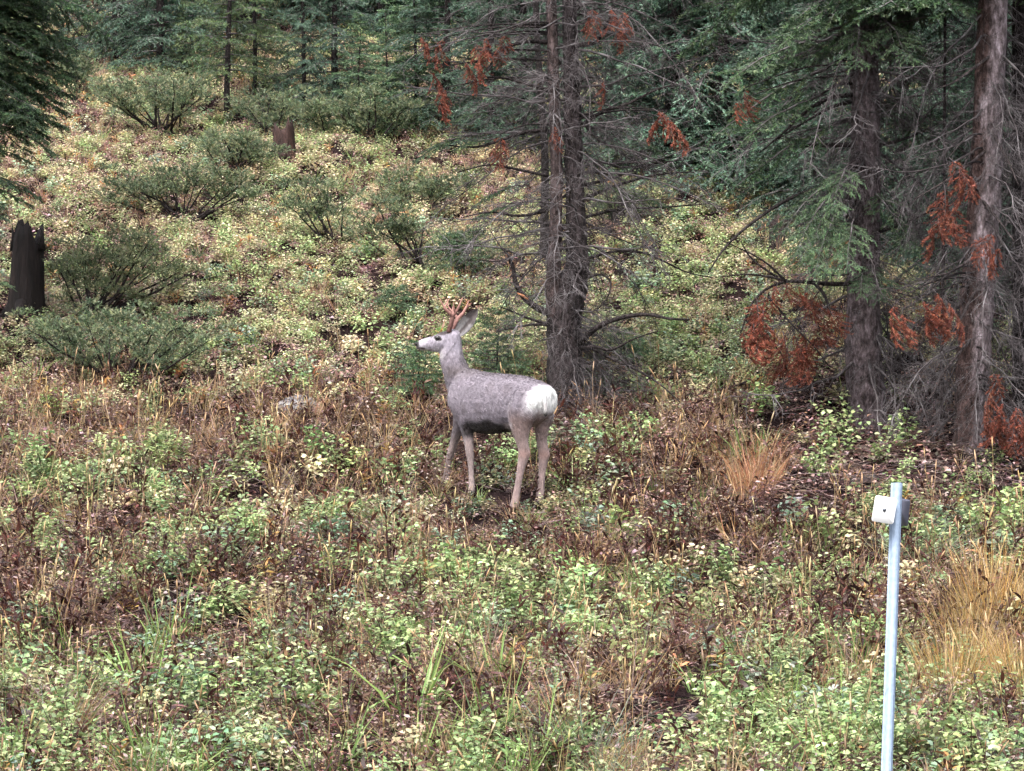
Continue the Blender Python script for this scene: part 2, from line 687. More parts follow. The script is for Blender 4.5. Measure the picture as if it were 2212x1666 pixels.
GREEN = [(.032, .062, .034), (.046, .086, .044), (.066, .114, .056), (.10, .150, .070)]
GREEN_L = [(.060, .110, .056), (.095, .160, .080), (.145, .215, .112)]
GREEN_Y = [(.075, .115, .048), (.11, .15, .06), (.075, .12, .062)]
FARG = [(.050, .095, .066), (.072, .130, .088), (.105, .175, .118), (.13, .20, .135)]
JUNI = [(.075, .112, .062), (.115, .158, .086), (.18, .22, .125), (.24, .26, .145)]
RUST = [(.16, .046, .028), (.23, .070, .042), (.32, .115, .072), (.12, .036, .024)]

BOUGH_ME, RUST_ME, DEAD_ME, HANG_ME = [], [], [], []
for k in range(5):
    w = MB()
    b, w = bough(L=1.0, pairs=12, dens=300, nl=.021, nw=.0066, cols=GREEN if k < 3 else GREEN_L, droop=RG.uniform(.15, .4), fill=6, hang=.12, spread=.40)
    BOUGH_ME.append((b.mesh("bough_needles", M_NEEDLE), w.mesh("bough_twigs", M_DEADTWIG)))
for k in range(3):
    b, w = bough(L=.5, pairs=9, dens=440, nl=.022, nw=.008, spread=.5, cols=RUST, droop=.5, hang=.6, fill=5)
    RUST_ME.append((b.mesh("rust_needles", M_NEEDLE), w.mesh("rust_twigs", M_DEADTWIG)))
for k in range(9):
    DEAD_ME.append(dead_branch(L=1.3, r=.013, droop=RG.uniform(-.05, .4), twigs=int(RG.integers(14, 26)), lift=RG.uniform(-.1, .25), curl=RG.uniform(-.05, .25)).mesh("dead_branch", M_DEADTWIG))
for k in range(4):       # drooping dead sprays thick with fine twigs
    HANG_ME.append(dead_branch(L=1.2, r=.010, droop=RG.uniform(.5, .9), twigs=38, sub=6).mesh("dead_spray", M_DEADTWIG))


def add_bough(tree, base, direction, kind, scale=1.0, roll=0.0, name=None):
    """Hangs one shared bough on a tree; base in world coordinates."""
    loc = Vector(base) - tree.location
    Mx = aim(loc, direction, roll, scale)
    if kind in ("live", "light"):
        n, w = BOUGH_ME[int(RG.integers(0, 3)) if kind == "live" else int(RG.integers(3, 5))]
        o = obj(name or "bough", w, tree, M=Mx)
        obj("foliage", n, o)
    elif kind == "rust":
        n, w = RUST_ME[int(RG.integers(0, 3))]
        o = obj(name or "rust_bough", w, tree, M=Mx)
        obj("dead_foliage", n, o)
        o["label"] = "dead bough with rust-brown needles"
    elif kind == "dead":
        o = obj(name or "dead_branch", DEAD_ME[int(RG.integers(0, len(DEAD_ME)))], tree, M=Mx)
    else:
        o = obj(name or "dead_spray", HANG_ME[int(RG.integers(0, len(HANG_ME)))], tree, M=Mx)
    return o


def trunk_mesh(path, rad, col, n=14, wob=.045, name="trunk", tree=None, sub=6, mat=None):
    """path: world points; returns a child mesh of tree."""
    P = np.array([np.array(p) - np.array(tree.location) for p in path], float)
    m = len(P)
    t = np.linspace(0, m - 1, (m - 1) * sub + 1)
    pts = np.stack([np.interp(t, np.arange(m), P[:, k]) for k in range(3)], 1)
    kk = np.array([.25, .5, .25])
    for _ in range(3):
        q = pts.copy()
        for c in range(3):
            q[1:-1, c] = np.convolve(pts[:, c], kk, 'valid')
        pts = q
    r = np.interp(t, np.arange(m), rad)
    mb = MB()
    mb.tube(pts, r, n, (1, 1, 1), wob=wob)
    v = mb.arrays()[0][0]
    c = np.array([col(p) for p in v]) if callable(col) else np.tile(col, (len(v), 1))
    mb.c = [c]
    return obj(name, mb.mesh(name, mat or M_BARK, True), tree)


# ------------------------------------------------------------------ the twin-stemmed dead-branched conifer behind the deer
b0 = on_ground(1222, 868)
D1 = b0.y
P1 = ppm(D1)
tw = thing("twin_stem_conifer", b0, "grey twin-stemmed conifer bristling with bare dead branches, standing just behind the deer", "tree")
px = lambda v: v / P1


def W(vx, vy, dd=0.0):
    return at(vx, vy, D1 + dd)


brown = lambda p: np.array([1.2, 1.0, .98]) * (.8 + .4 * (math.sin(p[2] * 5 + p[0] * 9) * .5 + .5))
grey = lambda p: np.array([1.0, .92, .96]) * (.62 + .35 * (math.sin(p[2] * 3.1 + p[0] * 14) * .5 + .5))
trunk_mesh([W(1226, 905), W(1226, 872), W(1222, 820), W(1220, 760), W(1218, 700), W(1222, 650), W(1240, 610), W(1249, 570), W(1244, 480), W(1242, 400), W(1237, 280), W(1232, 100), W(1229, -60), W(1226, -500), W(1224, -1100)],
           [px(62), px(50), px(40), px(38), px(38), px(41), px(33), px(25), px(22), px(20.5), px(19.5), px(17), px(15), px(10), px(3)], grey, tree=tw, n=16)
s2 = trunk_mesh([W(1212, 730, -.03), W(1198, 670, -.06), W(1195, 610, -.06), W(1198, 540, -.05), W(1203, 400, -.05), W(1199, 250, -.05), W(1193, 100, -.05), W(1190, -60, -.05), W(1185, -500), W(1180, -900)],
                [px(12), px(19), px(17), px(15), px(13.5), px(13), px(12.5), px(11), px(7), px(2)], brown, tree=tw, n=12, name="second_stem")
s2["label"] = "thinner reddish-brown second stem rising from the fork"


def limb(tree, vpts, r0, r1, name="limb", d=None, dd=(0, 0), n=8, col=(.55, .5, .5), twigs=0):
    """A limb drawn through view pixels at the tree's own depth, running dd metres nearer or farther."""
    d = d or D1
    m = len(vpts)
    path = [at(x, y, d + dd[0] + (dd[1] - dd[0]) * i / (m - 1)) for i, (x, y) in enumerate(vpts)]
    return trunk_mesh(path, np.linspace(r0, r1, m), col, n=n, wob=.03, name=name, tree=tree, sub=4, mat=M_BARK)


cb = limb(tw, [(1186, 677), (1165, 668), (1140, 652), (1122, 630), (1112, 608), (1111, 590), (1106, 570), (1098, 558)], px(8), px(3.5), "curved_limb", dd=(-.15, -.35))
cb["label"] = "thick dead limb curving up like a hook"
scar = MB()
scar.tube([(0, 0, 0), (.05, 0, .035), (.10, 0, .06)], [.006, .013, .005], 6, (1, 1, 1))
M_SCAR = plain_material("bare_orange_wood", (.42, .17, .07), rough=.7)
so = obj("bark_scar", scar.mesh("bark_scar", M_SCAR, True), cb)
so.matrix_local = Matrix.Translation(at(1142, 648, D1 - .275) - tw.location) @ Matrix.Rotation(math.radians(180), 4, 'Z')
limb(tw, [(1108, 560), (1090, 561), (1068, 566), (1040, 562)], px(2.5), px(1), dd=(-.35, -.5), n=5)
limb(tw, [(1108, 560), (1085, 540), (1060, 500)], px(2.5), px(1), dd=(-.35, -.3), n=5)
limb(tw, [(1185, 702), (1150, 700), (1110, 708), (1075, 716)], px(4), px(1.4), dd=(-.15, -.4), n=6)
limb(tw, [(1185, 700), (1140, 688), (1105, 672), (1080, 663)], px(3.5), px(1.2), dd=(-.15, -.5), n=6)
limb(tw, [(1252, 740), (1270, 722), (1300, 700), (1350, 683), (1400, 678), (1445, 690), (1490, 690)], px(8), px(1.6), dd=(-.12, -.6))
limb(tw, [(1258, 752), (1290, 748), (1320, 760), (1360, 735), (1420, 715)], px(5), px(1), dd=(-.15, -.8), n=6)
limb(tw, [(1264, 745), (1320, 775), (1380, 800), (1430, 832), (1470, 870)], px(4.5), px(1.2), dd=(-.15, -.7), n=6)
limb(tw, [(1268, 600), (1300, 590), (1322, 607), (1316, 640), (1290, 670)], px(3.2), px(1.2), dd=(-.1, -.3), n=6)
limb(tw, [(1265, 560), (1330, 540), (1400, 545), (1480, 590), (1540, 600)], px(4), px(1.2), dd=(-.05, .2), n=6)
limb(tw, [(1262, 430), (1330, 400), (1420, 375), (1500, 372)], px(4.5), px(1.2), dd=(0, -.3), n=6)
limb(tw, [(1262, 470), (1340, 450), (1440, 448), (1530, 440)], px(4), px(1.2), dd=(0, .4), n=6)
limb(tw, [(1262, 400), (1330, 385), (1390, 355), (1480, 345)], px(4.5), px(1.2), dd=(0, .4), n=6)
limb(tw, [(1258, 270), (1300, 240), (1360, 225), (1420, 190), (1480, 180)], px(5), px(1.5), dd=(0, -.2), n=6)
limb(tw, [(1246, 100), (1290, 95), (1305, 60), (1320, 35)], px(4.5), px(2), dd=(0, -.2), n=6)
limb(tw, [(1185, 280), (1130, 285), (1090, 300), (1040, 318), (1000, 318), (950, 312)], px(5), px(1.3), dd=(-.05, -.1), n=6)
limb(tw, [(1185, 92), (1150, 88), (1110, 95), (1075, 110), (1060, 140)], px(6), px(2), dd=(-.05, -.4), n=6)
limb(tw, [(1185, 195), (1140, 182), (1080, 165), (1010, 168)], px(4.5), px(1.3), dd=(-.05, -.3), n=6)
limb(tw, [(1185, 455), (1120, 470), (1060, 455), (1000, 470)], px(4), px(1.2), dd=(-.05, -.4), n=6)
limb(tw, [(1185, 380), (1110, 365), (1060, 352), (990, 372)], px(4), px(1.2), dd=(-.05, -.2), n=6)


def bristle(tree, axis, hs, n, kinds, smin, smax, droop=(-.35, .15), side=None):
    """Branches all round a stem; axis(h) gives the stem's centre at view row h."""
    for i in range(n):
        h = hs[0] + (hs[1] - hs[0]) * (i + RG.random()) / n
        p = axis(h)
        az = RG.uniform(0, 2 * math.pi) if side is None else RG.normal(side, .7)
        d = (math.cos(az), math.sin(az), RG.uniform(*droop))
        add_bough(tree, p, d, kinds[int(RG.integers(0, len(kinds)))], RG.uniform(smin, smax), RG.uniform(-.5, .5))


def ax1(h):
    return W(np.interp(h, [-1100, 0, 280, 570, 650, 870], [1224, 1230, 1238, 1249, 1222, 1224]), h)


def ax2(h):
    return W(np.interp(h, [-900, 0, 250, 400, 610], [1180, 1190, 1199, 1203, 1196]), h, -.05)


bristle(tw, ax1, (-30, 600), 66, ["dead", "dead", "spray"], .45, 1.15, (-.3, .25))
bristle(tw, ax2, (-30, 560), 50, ["dead", "dead", "spray"], .4, 1.0, (-.3, .25))
bristle(tw, ax1, (650, 850), 64, ["dead", "dead", "spray"], .3, .8, (-.5, .15), side=-.5)
bristle(tw, ax1, (-1100, -60), 34, ["live", "live", "dead"], .8, 1.3, (-.3, .1))
bristle(tw, ax2, (-850, -60), 22, ["live", "dead"], .6, 1.1, (-.3, .1))
# a few sprays of rust needles and of sparse green left on the old branches
for vx, vy, sc, dd in ((1060, 75, .8, -.5), (1095, 70, .6, -.5), (960, 80, .55, -.4), (905, 75, .5, -.4), (925, 150, .7, -.3), (1000, 130, .6, -.3), (960, 190, .6, -.3),
                       (1410, 235, .9, -.5), (1440, 240, .6, -.5), (1310, 10, .8, -.3), (1280, 15, .6, -.4), (1350, 20, .6, -.3), (1300, 170, .5, -.4), (1200, 265, .5, -.3), (1080, 290, .6, -.3), (1030, 90, .5, -.4)):
    q = W(vx, vy, dd)
    add_bough(tw, q, (RG.normal(0, .6), RG.normal(0, .4), -.7), "rust", sc)
    if vx < 1180:       # the bare branch that carries it
        ro = ax2(min(vy - 20, 500))
    else:
        ro = ax1(vy + 20)
    mid = (Vector(ro) + q) / 2 + Vector((0, 0, .06))
    trunk_mesh([ro, mid, q], [px(3.0), px(2), px(1.0)], (.55, .5, .5), n=5, wob=.02, name="limb", tree=tw, sub=4)
for vx, vy, dx in ((1060, 400, -1), (1010, 300, -1), (960, 290, -1), (1080, 440, -1), (1340, 400, 1), (1400, 420, 1), (1010, 240, -1), (930, 300, -1), (1420, 300, 1)):
    q = W(vx - dx * 60, vy, -.1)
    add_bough(tw, q, (dx, -.3, -.25), "live", RG.uniform(.35, .6))

# ------------------------------------------------------------------ the big spruces on the right
def spruce(base, label, width, axis, path, rads, col, name="spruce_tree", mat=None):
    t = thing(name, base, label, "tree")
    trunk_mesh(path, rads, col, tree=t, n=16, mat=mat, wob=.05)
    return t


bT1 = on_ground(1872, 925)
DT1 = bT1.y
pT1 = ppm(DT1)
A1 = lambda vx, vy, dd=0.0: at(vx, vy, DT1 + dd)
tcol = lambda p: np.array([2.3, 2.12, 2.28]) * (.7 + .5 * (math.sin(p[2] * 2.7 + p[0] * 11) * .5 + .5))
t1 = spruce(bT1, "big grey-trunked spruce with green boughs and a ring of hanging rust-brown needles", .3, None,
            [A1(1872, 965), A1(1872, 925), A1(1870, 870), A1(1866, 780), A1(1864, 640), A1(1868, 480), A1(1870, 300), A1(1868, 120), A1(1866, -60), A1(1862, -500), A1(1858, -1300)],
            [60 / pT1, 46 / pT1, 40 / pT1, 42 / pT1, 36 / pT1, 34 / pT1, 32 / pT1, 31 / pT1, 30 / pT1, 22 / pT1, 4 / pT1], tcol)
bT2 = on_ground(2092, 972)
DT2 = bT2.y
pT2 = ppm(DT2)
A2 = lambda vx, vy, dd=0.0: at(vx, vy, DT2 + dd)


def lichen(p):
    s = 1 if p[0] - .056 * p[2] > -.008 + .03 * math.sin(p[2] * 6) + .012 * math.sin(p[2] * 17) else 0
    return np.array([4.3, 4.1, 4.4]) if s else np.array([1.4, 1.02, .95])


t2 = spruce(bT2, "leaning pale-trunked spruce with lichen-grey bark and bare drooping twigs", .25, None,
            [A2(2090, 1010), A2(2092, 972), A2(2097, 900), A2(2104, 780), A2(2112, 640), A2(2124, 480), A2(2133, 300), A2(2140, 120), A2(2148, -60), A2(2160, -500), A2(2175, -1300)],
            [44 / pT2, 36 / pT2, 33 / pT2, 36 / pT2, 37 / pT2, 35 / pT2, 34 / pT2, 33 / pT2, 31 / pT2, 22 / pT2, 4 / pT2], lichen)
bT3 = on_ground(2222, 915)
DT3 = bT3.y
A3 = lambda vx, vy, dd=0.0: at(vx, vy, DT3 + dd)
pT3 = ppm(DT3)
t3 = spruce(bT3, "blackish spruce trunk half hidden beside the leaning pale-trunked spruce", .25, None,
            [A3(2222, 950), A3(2222, 915), A3(2218, 800), A3(2216, 600), A3(2214, 400), A3(2212, 100), A3(2210, -300), A3(2208, -1100)],
            [50 / pT3, 38 / pT3, 32 / pT3, 30 / pT3, 28 / pT3, 26 / pT3, 20 / pT3, 3 / pT3], (.3, .27, .27))


def axf(A, xs, ys):
    return lambda h: A(np.interp(h, ys, xs), h)


axT1 = axf(A1, [1860, 1866, 1870, 1864, 1872], [-1300, -60, 300, 640, 925])
axT2 = axf(A2, [2175, 2148, 2133, 2112, 2092], [-1300, -60, 300, 640, 972])
axT3 = axf(A3, [2208, 2212, 2216, 2222], [-1100, 100, 600, 915])
bristle(t1, axT1, (-20, 800), 66, ["dead", "spray", "dead"], .6, 1.25, (-.6, .05))
bristle(t2, axT2, (-20, 880), 74, ["dead", "spray", "spray"], .5, 1.15, (-.7, .05))
bristle(t3, axT3, (0, 850), 40, ["dead", "spray"], .6, 1.1, (-.5, .05))
for t_, ax_, top in ((t1, axT1, -1250), (t2, axT2, -1250), (t3, axT3, -1050)):
    for i in range(64):
        h = top + (-20 - top) * (i + RG.random()) / 64
        fr = (h - top) / (-20 - top)
        az = RG.uniform(0, 6.283)
        add_bough(t_, ax_(h), (math.cos(az), math.sin(az), RG.uniform(-.3, .05)), "live" if RG.random() < .8 else "dead", .5 + 1.5 * fr ** .8, 0)
# long live boughs in view
for (vx, vy, ex, ey, dd, kind, sc) in (
        (1845, 60, 1590, 130, -1.0, "light", 1.25), (1850, 20, 1700, 60, -1.3, "light", 1.0), (1860, 20, 1960, 70, -1.5, "light", .8), (1866, 40, 1850, 80, -1.2, "light", .8),
        (1845, 130, 1560, 220, -.6, "live", 1.3), (1845, 180, 1620, 260, -.9, "light", 1.1), (1850, 250, 1600, 330, -.4, "live", 1.3), (1845, 90, 1640, 110, .5, "live", 1.2),
        (1860, 380, 1720, 470, -1.2, "light", 1.0), (1860, 400, 1760, 520, -1.3, "light", .9), (1862, 420, 1830, 520, -1.4, "light", .8), (1865, 360, 1700, 440, -.9, "live", 1.0),
        (1868, 540, 1900, 610, -1.0, "live", .7), (1868, 540, 1860, 620, -1.0, "light", .5), (1870, 400, 1990, 480, -.6, "live", .9), (1862, 330, 1800, 390, -1.2, "light", .8),
        (1862, 420, 1720, 500, -.8, "light", .9), (1862, 430, 1780, 530, -1.0, "light", .8), (1870, 60, 2000, 110, .6, "live", 1.2), (1868, 200, 2010, 260, .7, "live", 1.1)):
    p = A1(vx, vy, 0)
    e = A1(ex, ey, dd)
    # boughs are shorter than their reach from the trunk: a bare limb carries them
    dv = e - p
    st = p + dv * max(0.0, 1 - .85 * sc / max(dv.length, .01))
    if (st - p).length > .12:
        trunk_mesh([p, p * .5 + st * .5 + Vector((0, 0, .05)), st], [.018, .014, .010], (.5, .45, .45), n=6, wob=.02, name="limb", tree=t1, sub=4)
    add_bough(t1, st, dv + Vector((0, 0, -.05)), kind, sc)
# bare limbs
L1 = lambda pts, a, b, dd: limb(t1, pts, a / pT1, b / pT1, d=DT1, dd=dd, n=6, col=(.45, .4, .4))
L1([(1840, 205), (1790, 210), (1740, 240), (1690, 290), (1640, 330)], 6, 1.5, (-.1, -.6))
L1([(1838, 220), (1800, 228), (1740, 262), (1680, 300)], 5, 2, (-.1, -.4))
L1([(1840, 313), (1780, 314), (1710, 316)], 6, 4, (-.1, .2))
L1([(1835, 395), (1780, 405), (1720, 420), (1660, 455), (1600, 500), (1560, 540), (1530, 590)], 6, 1.5, (-.1, -.9))
L1([(1840, 612), (1800, 615), (1750, 610), (1700, 606), (1650, 625), (1620, 660), (1600, 720)], 6, 1.5, (-.1, -.5))
L1([(1760, 612), (1785, 640), (1795, 680)], 4, 2, (-.35, -.6))
L1([(1895, 315), (1960, 300), (2020, 270)], 5, 1.5, (-.05, .3))
L1([(1900, 500), (1960, 480), (2040, 440), (2070, 400)], 5, 1.5, (-.05, -.4))
for p_ in ([(1700, 610), (1650, 560), (1560, 520)], [(1680, 600), (1620, 560), (1600, 520)], [(1700, 606), (1620, 590), (1545, 600)]):
    L1(p_, 3, 1, (-.4, -.5))
# the ring of hanging rust needles
for vx, vy, sc in ((1700, 605, .50), (1680, 612, .55), (1655, 630, .65), (1635, 648, .8), (1618, 672, .85), (1605, 705, .75), (1628, 700, .8), (1648, 670, .7), (1725, 612, .50), (1750, 622, .55), (1772, 636, .6), (1788, 656, .65), (1780, 680, .65),
                   (1670, 712, .7), (1690, 716, .8), (1712, 712, .85), (1735, 712, .85), (1752, 722, .7), (1700, 750, .75), (1685, 768, .6), (1722, 740, .8), (1768, 700, .6)):
    add_bough(t1, A1(vx, vy, RG.uniform(-.65, -.35)), (RG.normal(0, .35), RG.normal(-.1, .3), -.9), "rust", sc * .92, RG.uniform(-1.5, 1.5))
L1([(1660, 640), (1700, 690), (1730, 720), (1760, 750), (1790, 790)], 3, 1.2, (-.45, -.5))
L1([(1610, 690), (1640, 720), (1690, 760), (1700, 800)], 3, 1.2, (-.45, -.5))
# rust sprays of the leaning spruce
for vx, vy, sc in ((1935, 650, .8), (1950, 670, .7), (1990, 640, .9), (2015, 625, .9), (2040, 650, .8), (2005, 660, .7), (2050, 340, .9), (2040, 400, .9), (2060, 440, .8), (2030, 460, .8),
                   (2075, 370, .7), (2010, 480, .7), (2150, 830, .9), (2165, 860, .9), (2190, 870, .9), (2160, 890, .8), (2200, 885, .8), (2150, 500, .7), (2165, 530, .7), (2140, 800, .6), (1610, 190, .6), (1600, 215, .5)):
    tr = t2 if vx > 1900 else t1
    A_ = A2 if vx > 1900 else A1
    ax_ = axT2 if vx > 1900 else axT1
    q = A_(vx, vy, -.75)
    add_bough(tr, q, (RG.normal(0, .4), RG.normal(-.1, .3), -.8), "rust", sc * .9, RG.uniform(-1.5, 1.5))
    if True:
        ro = ax_(vy - 50)
        trunk_mesh([ro, (ro + q) / 2 + Vector((0, 0, .10)), q], [.010, .008, .004], (.6, .55, .55), n=5, wob=.02, name="limb", tree=tr, sub=4)
# grey bare twigs hanging over the leaning trunk
for pts in ([(2140, 120), (2100, 150), (2060, 180), (2030, 190)], [(2135, 320), (2090, 360), (2030, 400), (1975, 430)], [(2130, 270), (2170, 330), (2200, 400)],
            [(2118, 540), (2060, 590), (2000, 600)], [(2110, 620), (2070, 700), (2030, 760)], [(2120, 430), (2160, 480), (2190, 520)], [(2100, 730), (2040, 800), (2010, 860)]):
    limb(t2, pts, 4 / pT2, 1.2 / pT2, d=DT2, dd=(-.1, -.6), n=5, col=(1.3, 1.2, 1.2))


# slim bare pole between the spruces, and the dark thin trunk behind the twin stems
def pole(base_px, label, path, r, col, nb, kinds, name="young_conifer"):
    b = on_ground(*base_px)
    t = thing(name, b, label, "tree")
    P = [at(x, y, b.y) for x, y in path]
    P[0] = b - Vector((0, 0, .1))
    trunk_mesh(P, np.linspace(r, r * .5, len(P)), col, tree=t, n=9)
    xs, ys = [p[0] for p in path][::-1], [p[1] for p in path][::-1]
    bristle(t, lambda h: at(np.interp(h, ys, xs), h, b.y), (path[-1][1], path[0][1] - 60), nb, kinds, .35, .8)
    return t


pole((2035, 935), "slim bare grey pole tree between the two spruce trunks", [(2035, 935), (2034, 800), (2036, 650), (2040, 400), (2042, -200)], .022, (.8, .72, .75), 26, ["dead", "spray"])
pole((1176, 588), "thin blackish trunk standing upslope behind the twin-stemmed conifer", [(1176, 588), (1176, 480), (1178, 330), (1160, 100), (1150, -300)], .052, (.30, .27, .27), 26, ["dead"], "thin_dead_tree")

# ------------------------------------------------------------------ the spruce at the edge of the clearing (its trunk stands outside the frame)
bL = on_ground(-66, 800)
tl = thing("spruce_tree", bL, "dense dark green spruce whose drooping boughs overhang the charred stump", "tree")
AL = lambda vx, vy, dd=0.0: at(vx, vy, bL.y + dd)
trunk_mesh([AL(-66, 830), AL(-66, 800), AL(-66, 400), AL(-66, 0), AL(-66, -700), AL(-66, -1500)], [.2, .16, .14, .13, .09, .02], tcol, tree=tl)
for i in range(80):
    h = -1450 + 1400 * (i + RG.random()) / 80
    fr = (h + 1450) / 1400
    az = RG.uniform(0, 6.283)
    add_bough(tl, AL(-66, h), (math.cos(az), math.sin(az), RG.uniform(-.35, 0)), "live", .5 + 1.1 * fr ** .8)
for i in range(70):
    h = -40 + 330 * (i + RG.random()) / 70
    az = RG.normal(-.25, .75)
    add_bough(tl, AL(-66, h - 30), (math.cos(az), math.sin(az), RG.uniform(-.30, -.02)), "live" if RG.random() < .8 else "light", RG.uniform(.7, 1.1) * (1 - .12 * abs(h - 120) / 170))
for i in range(11):
    h = 280 + 190 * (i + RG.random()) / 11
    az = RG.normal(-.3, .6)
    add_bough(tl, AL(-66, h - 30), (math.cos(az), math.sin(az), RG.uniform(-.3, 0)), "live", RG.uniform(.5, .75))
add_bough(tl, AL(-70, 600, -.4), (1, -.2, -.1), "light", .45)


# ------------------------------------------------------------------ far conifers: five crowns, shared by every tree of the wood
def crown(H, R, low, nb, cols, nl=.055, nw=.017, dens=62, pairs=9, droop=.3, top_pow=.85):
    n_, w_ = MB(), MB()
    for i in range(nb):
        f = (i + RG.random()) / nb
        h = low + (H - low) * f ** 1.15
        r = R * (1 - (h - low) / (H - low + .01)) ** top_pow * RG.uniform(.7, 1.15) + .10
        az = i * 2.4 + RG.normal(0, .3)
        b, w = bough(L=r, pairs=max(4, int(pairs * min(1, r / .9 + .3))), dens=dens, nl=nl, nw=nw, droop=droop * RG.uniform(.4, 1.3), cols=cols, fill=3, spread=.5)
        el = .35 * (h - low) / (H - low) - .12
        Mx = aim(Vector((0, 0, h)), (math.cos(az), math.sin(az), el))
        t = RG.uniform(.8, 1.2)
        n_.merge(b, Mx, (t, t, t))
        w_.merge(w, Mx)
    return n_, w_


def far_trunk(H, r):
    mb = MB()
    z = np.linspace(-.15, H, 9)
    mb.tube(np.stack([.03 * np.sin(z * 1.3), .03 * np.cos(z * 1.1) - .03, z], 1), r * (1.02 - np.linspace(0, 1, 9)), 8, (.45, .4, .4), wob=.05)
    return mb


FAR = {}
for key, (H, R, low, nb, cols, dr, rt) in {
        "fir": (6.0, 1.35, .12, 92, FARG, .3, .085), "pale_fir": (3.0, .75, .12, 56, GREEN_L, .15, .04), "pine": (6.5, 1.4, .9, 66, GREEN_Y, .10, .075),
        "spruce": (9.0, 1.9, .15, 120, FARG, .45, .12), "sparse": (7.0, 1.3, .2, 60, FARG, .25, .09), "droop": (8.0, 1.7, .1, 110, [(.035, .075, .050), (.055, .105, .070), (.085, .135, .095)], .6, .12)}.items():
    n_, w_ = crown(H, R, low, nb, cols, droop=dr)
    FAR[key] = (far_trunk(H, rt).mesh("trunk", M_BARK, True), n_.mesh("crown", M_NEEDLE), w_.mesh("branches", M_DEADTWIG))


def far_tree(name, loc, kind, label, sc=1.0, group=None, squash=1.0):
    t = thing(name, loc, label, "tree", group)
    t.rotation_euler = (0, 0, RG.uniform(0, 6.28))
    t.scale = (sc * squash, sc * squash, sc)
    a, b, c = FAR[kind]
    obj("trunk", a, t)
    cr = obj("crown", b, t)
    obj("branchwork", c, cr)
    return t


# trees one can tell apart at the top of the clearing
for (vx, vy, kind, label, sc, sq) in (
        (490, 262, "pine", "open pine with a bare lower trunk above the juniper bank", .62, .9),
        (550, 212, "pine", "slender pine with yellow-green needles behind the open pine", .55, .75),
        (345, 160, "fir", "dark fir with a black trunk at the top of the tan slope", .72, 1.0),
        (258, 120, "spruce", "blue-green spruce closing the top of the tan path", .75, 1.1),
        (655, 245, "sparse", "thin grey-green fir beside the slender pine", .55, .7),
        (725, 235, "fir", "bushy mid-green fir with its boughs to the ground", .62, .95),
        (838, 292, "pale_fir", "pale blue-green young fir with a clear pointed leader", .56, 1.0),
        (775, 285, "pale_fir", "pale bushy young fir touching its pointed neighbour", .48, 1.2),
        (900, 270, "pale_fir", "pale young fir behind the rust-tipped dead branches", .75, 1.1),
        (960, 285, "fir", "light green fir screened by the twin conifer's dead branches", .62, 1.1),
        (1065, 325, "sparse", "thin dark fir upslope of the twin-stemmed conifer", .6, 1.0),
        (1125, 315, "fir", "green fir directly behind the twin stems", .7, 1.0),
        (395, 172, "pine", "small golden-tinged pine sapling on the upper slope", .16, 1.3),
        (1330, 345, "droop", "weeping grey-green spruce with a skirt of hanging boughs", .85, 1.1),
        (1450, 380, "droop", "broad drooping spruce carrying rust-red tufts before it", .8, 1.15),
        (1560, 395, "spruce", "dark spruce shading the upper edge of the pale meadow", .85, 1.1),
        (1660, 385, "droop", "drooping spruce behind the big grey-trunked spruce", .85, 1.1),
        (1760, 470, "spruce", "dark spruce close behind the big grey trunk", .7, 1.0),
        (1950, 560, "spruce", "dark spruce filling the gap between the two big trunks", .75, 1.0),
        (2040, 480, "droop", "hanging dark spruce upslope of the slim bare pole", .8, 1.0),
        (2160, 640, "spruce", "black-green spruce behind the leaning pale trunk", .75, .95)):
    far_tree("conifer_tree", on_ground(vx, vy), kind, label, sc, None, sq)

# the wood behind: every trunk a tree of its own
KIND_L = {"fir": "dark fir in the wood", "spruce": "tall spruce in the wood", "pine": "yellow-green pine in the wood", "sparse": "thin sparse conifer in the wood", "droop": "grey-green drooping spruce in the wood"}
FRONT = [(490, "the open pine"), (550, "the slender yellow-green pine"), (345, "the fir with the black trunk"), (240, "the tan path"), (130, "the small round juniper"), (725, "the bushy mid-green fir"), (838, "the pointed young fir"), (960, "the rust-tipped dead branches"),
         (1060, "the thin dark fir"), (1220, "the twin stems"), (1330, "the weeping spruce"), (1450, "the rust-red tufts"), (1560, "the pale meadow's upper edge"), (1700, "the big spruce's green boughs"), (1870, "the big grey trunk"), (2040, "the slim bare pole"), (2130, "the leaning pale trunk"), (640, "the broken stump"), (20, "the charred stump")]


def behind(x, y):
    vx = pix((x, y, float(gz(x, y))))[0]
    f = min(FRONT, key=lambda q: abs(q[0] - vx))
    return (" far" if y > 56 else " close" if y < 48 else "") + " behind " + f[1]

placed = []
tries = 0
while len(placed) < 120 and tries < 9000:
    tries += 1
    y = 43 + 30 * RG.random() ** 1.6
    x = RG.uniform(-.19 * y - 2, .19 * y + 2)
    if y < 45.5 and x < -5.2:
        continue
    if all((x - a) ** 2 + (y - b) ** 2 > (1.0 if y < 52 else 1.6) ** 2 for a, b in placed):
        placed.append((x, y))
for x, y in placed:
    k = ["fir", "spruce", "spruce", "pine", "sparse", "droop"][int(RG.integers(0, 6))]
    far_tree("forest_conifer", Vector((x, y, float(gz(x, y)))), k, KIND_L[k] + behind(x, y), RG.uniform(.75, 1.25), "conifers of the wood above the clearing")
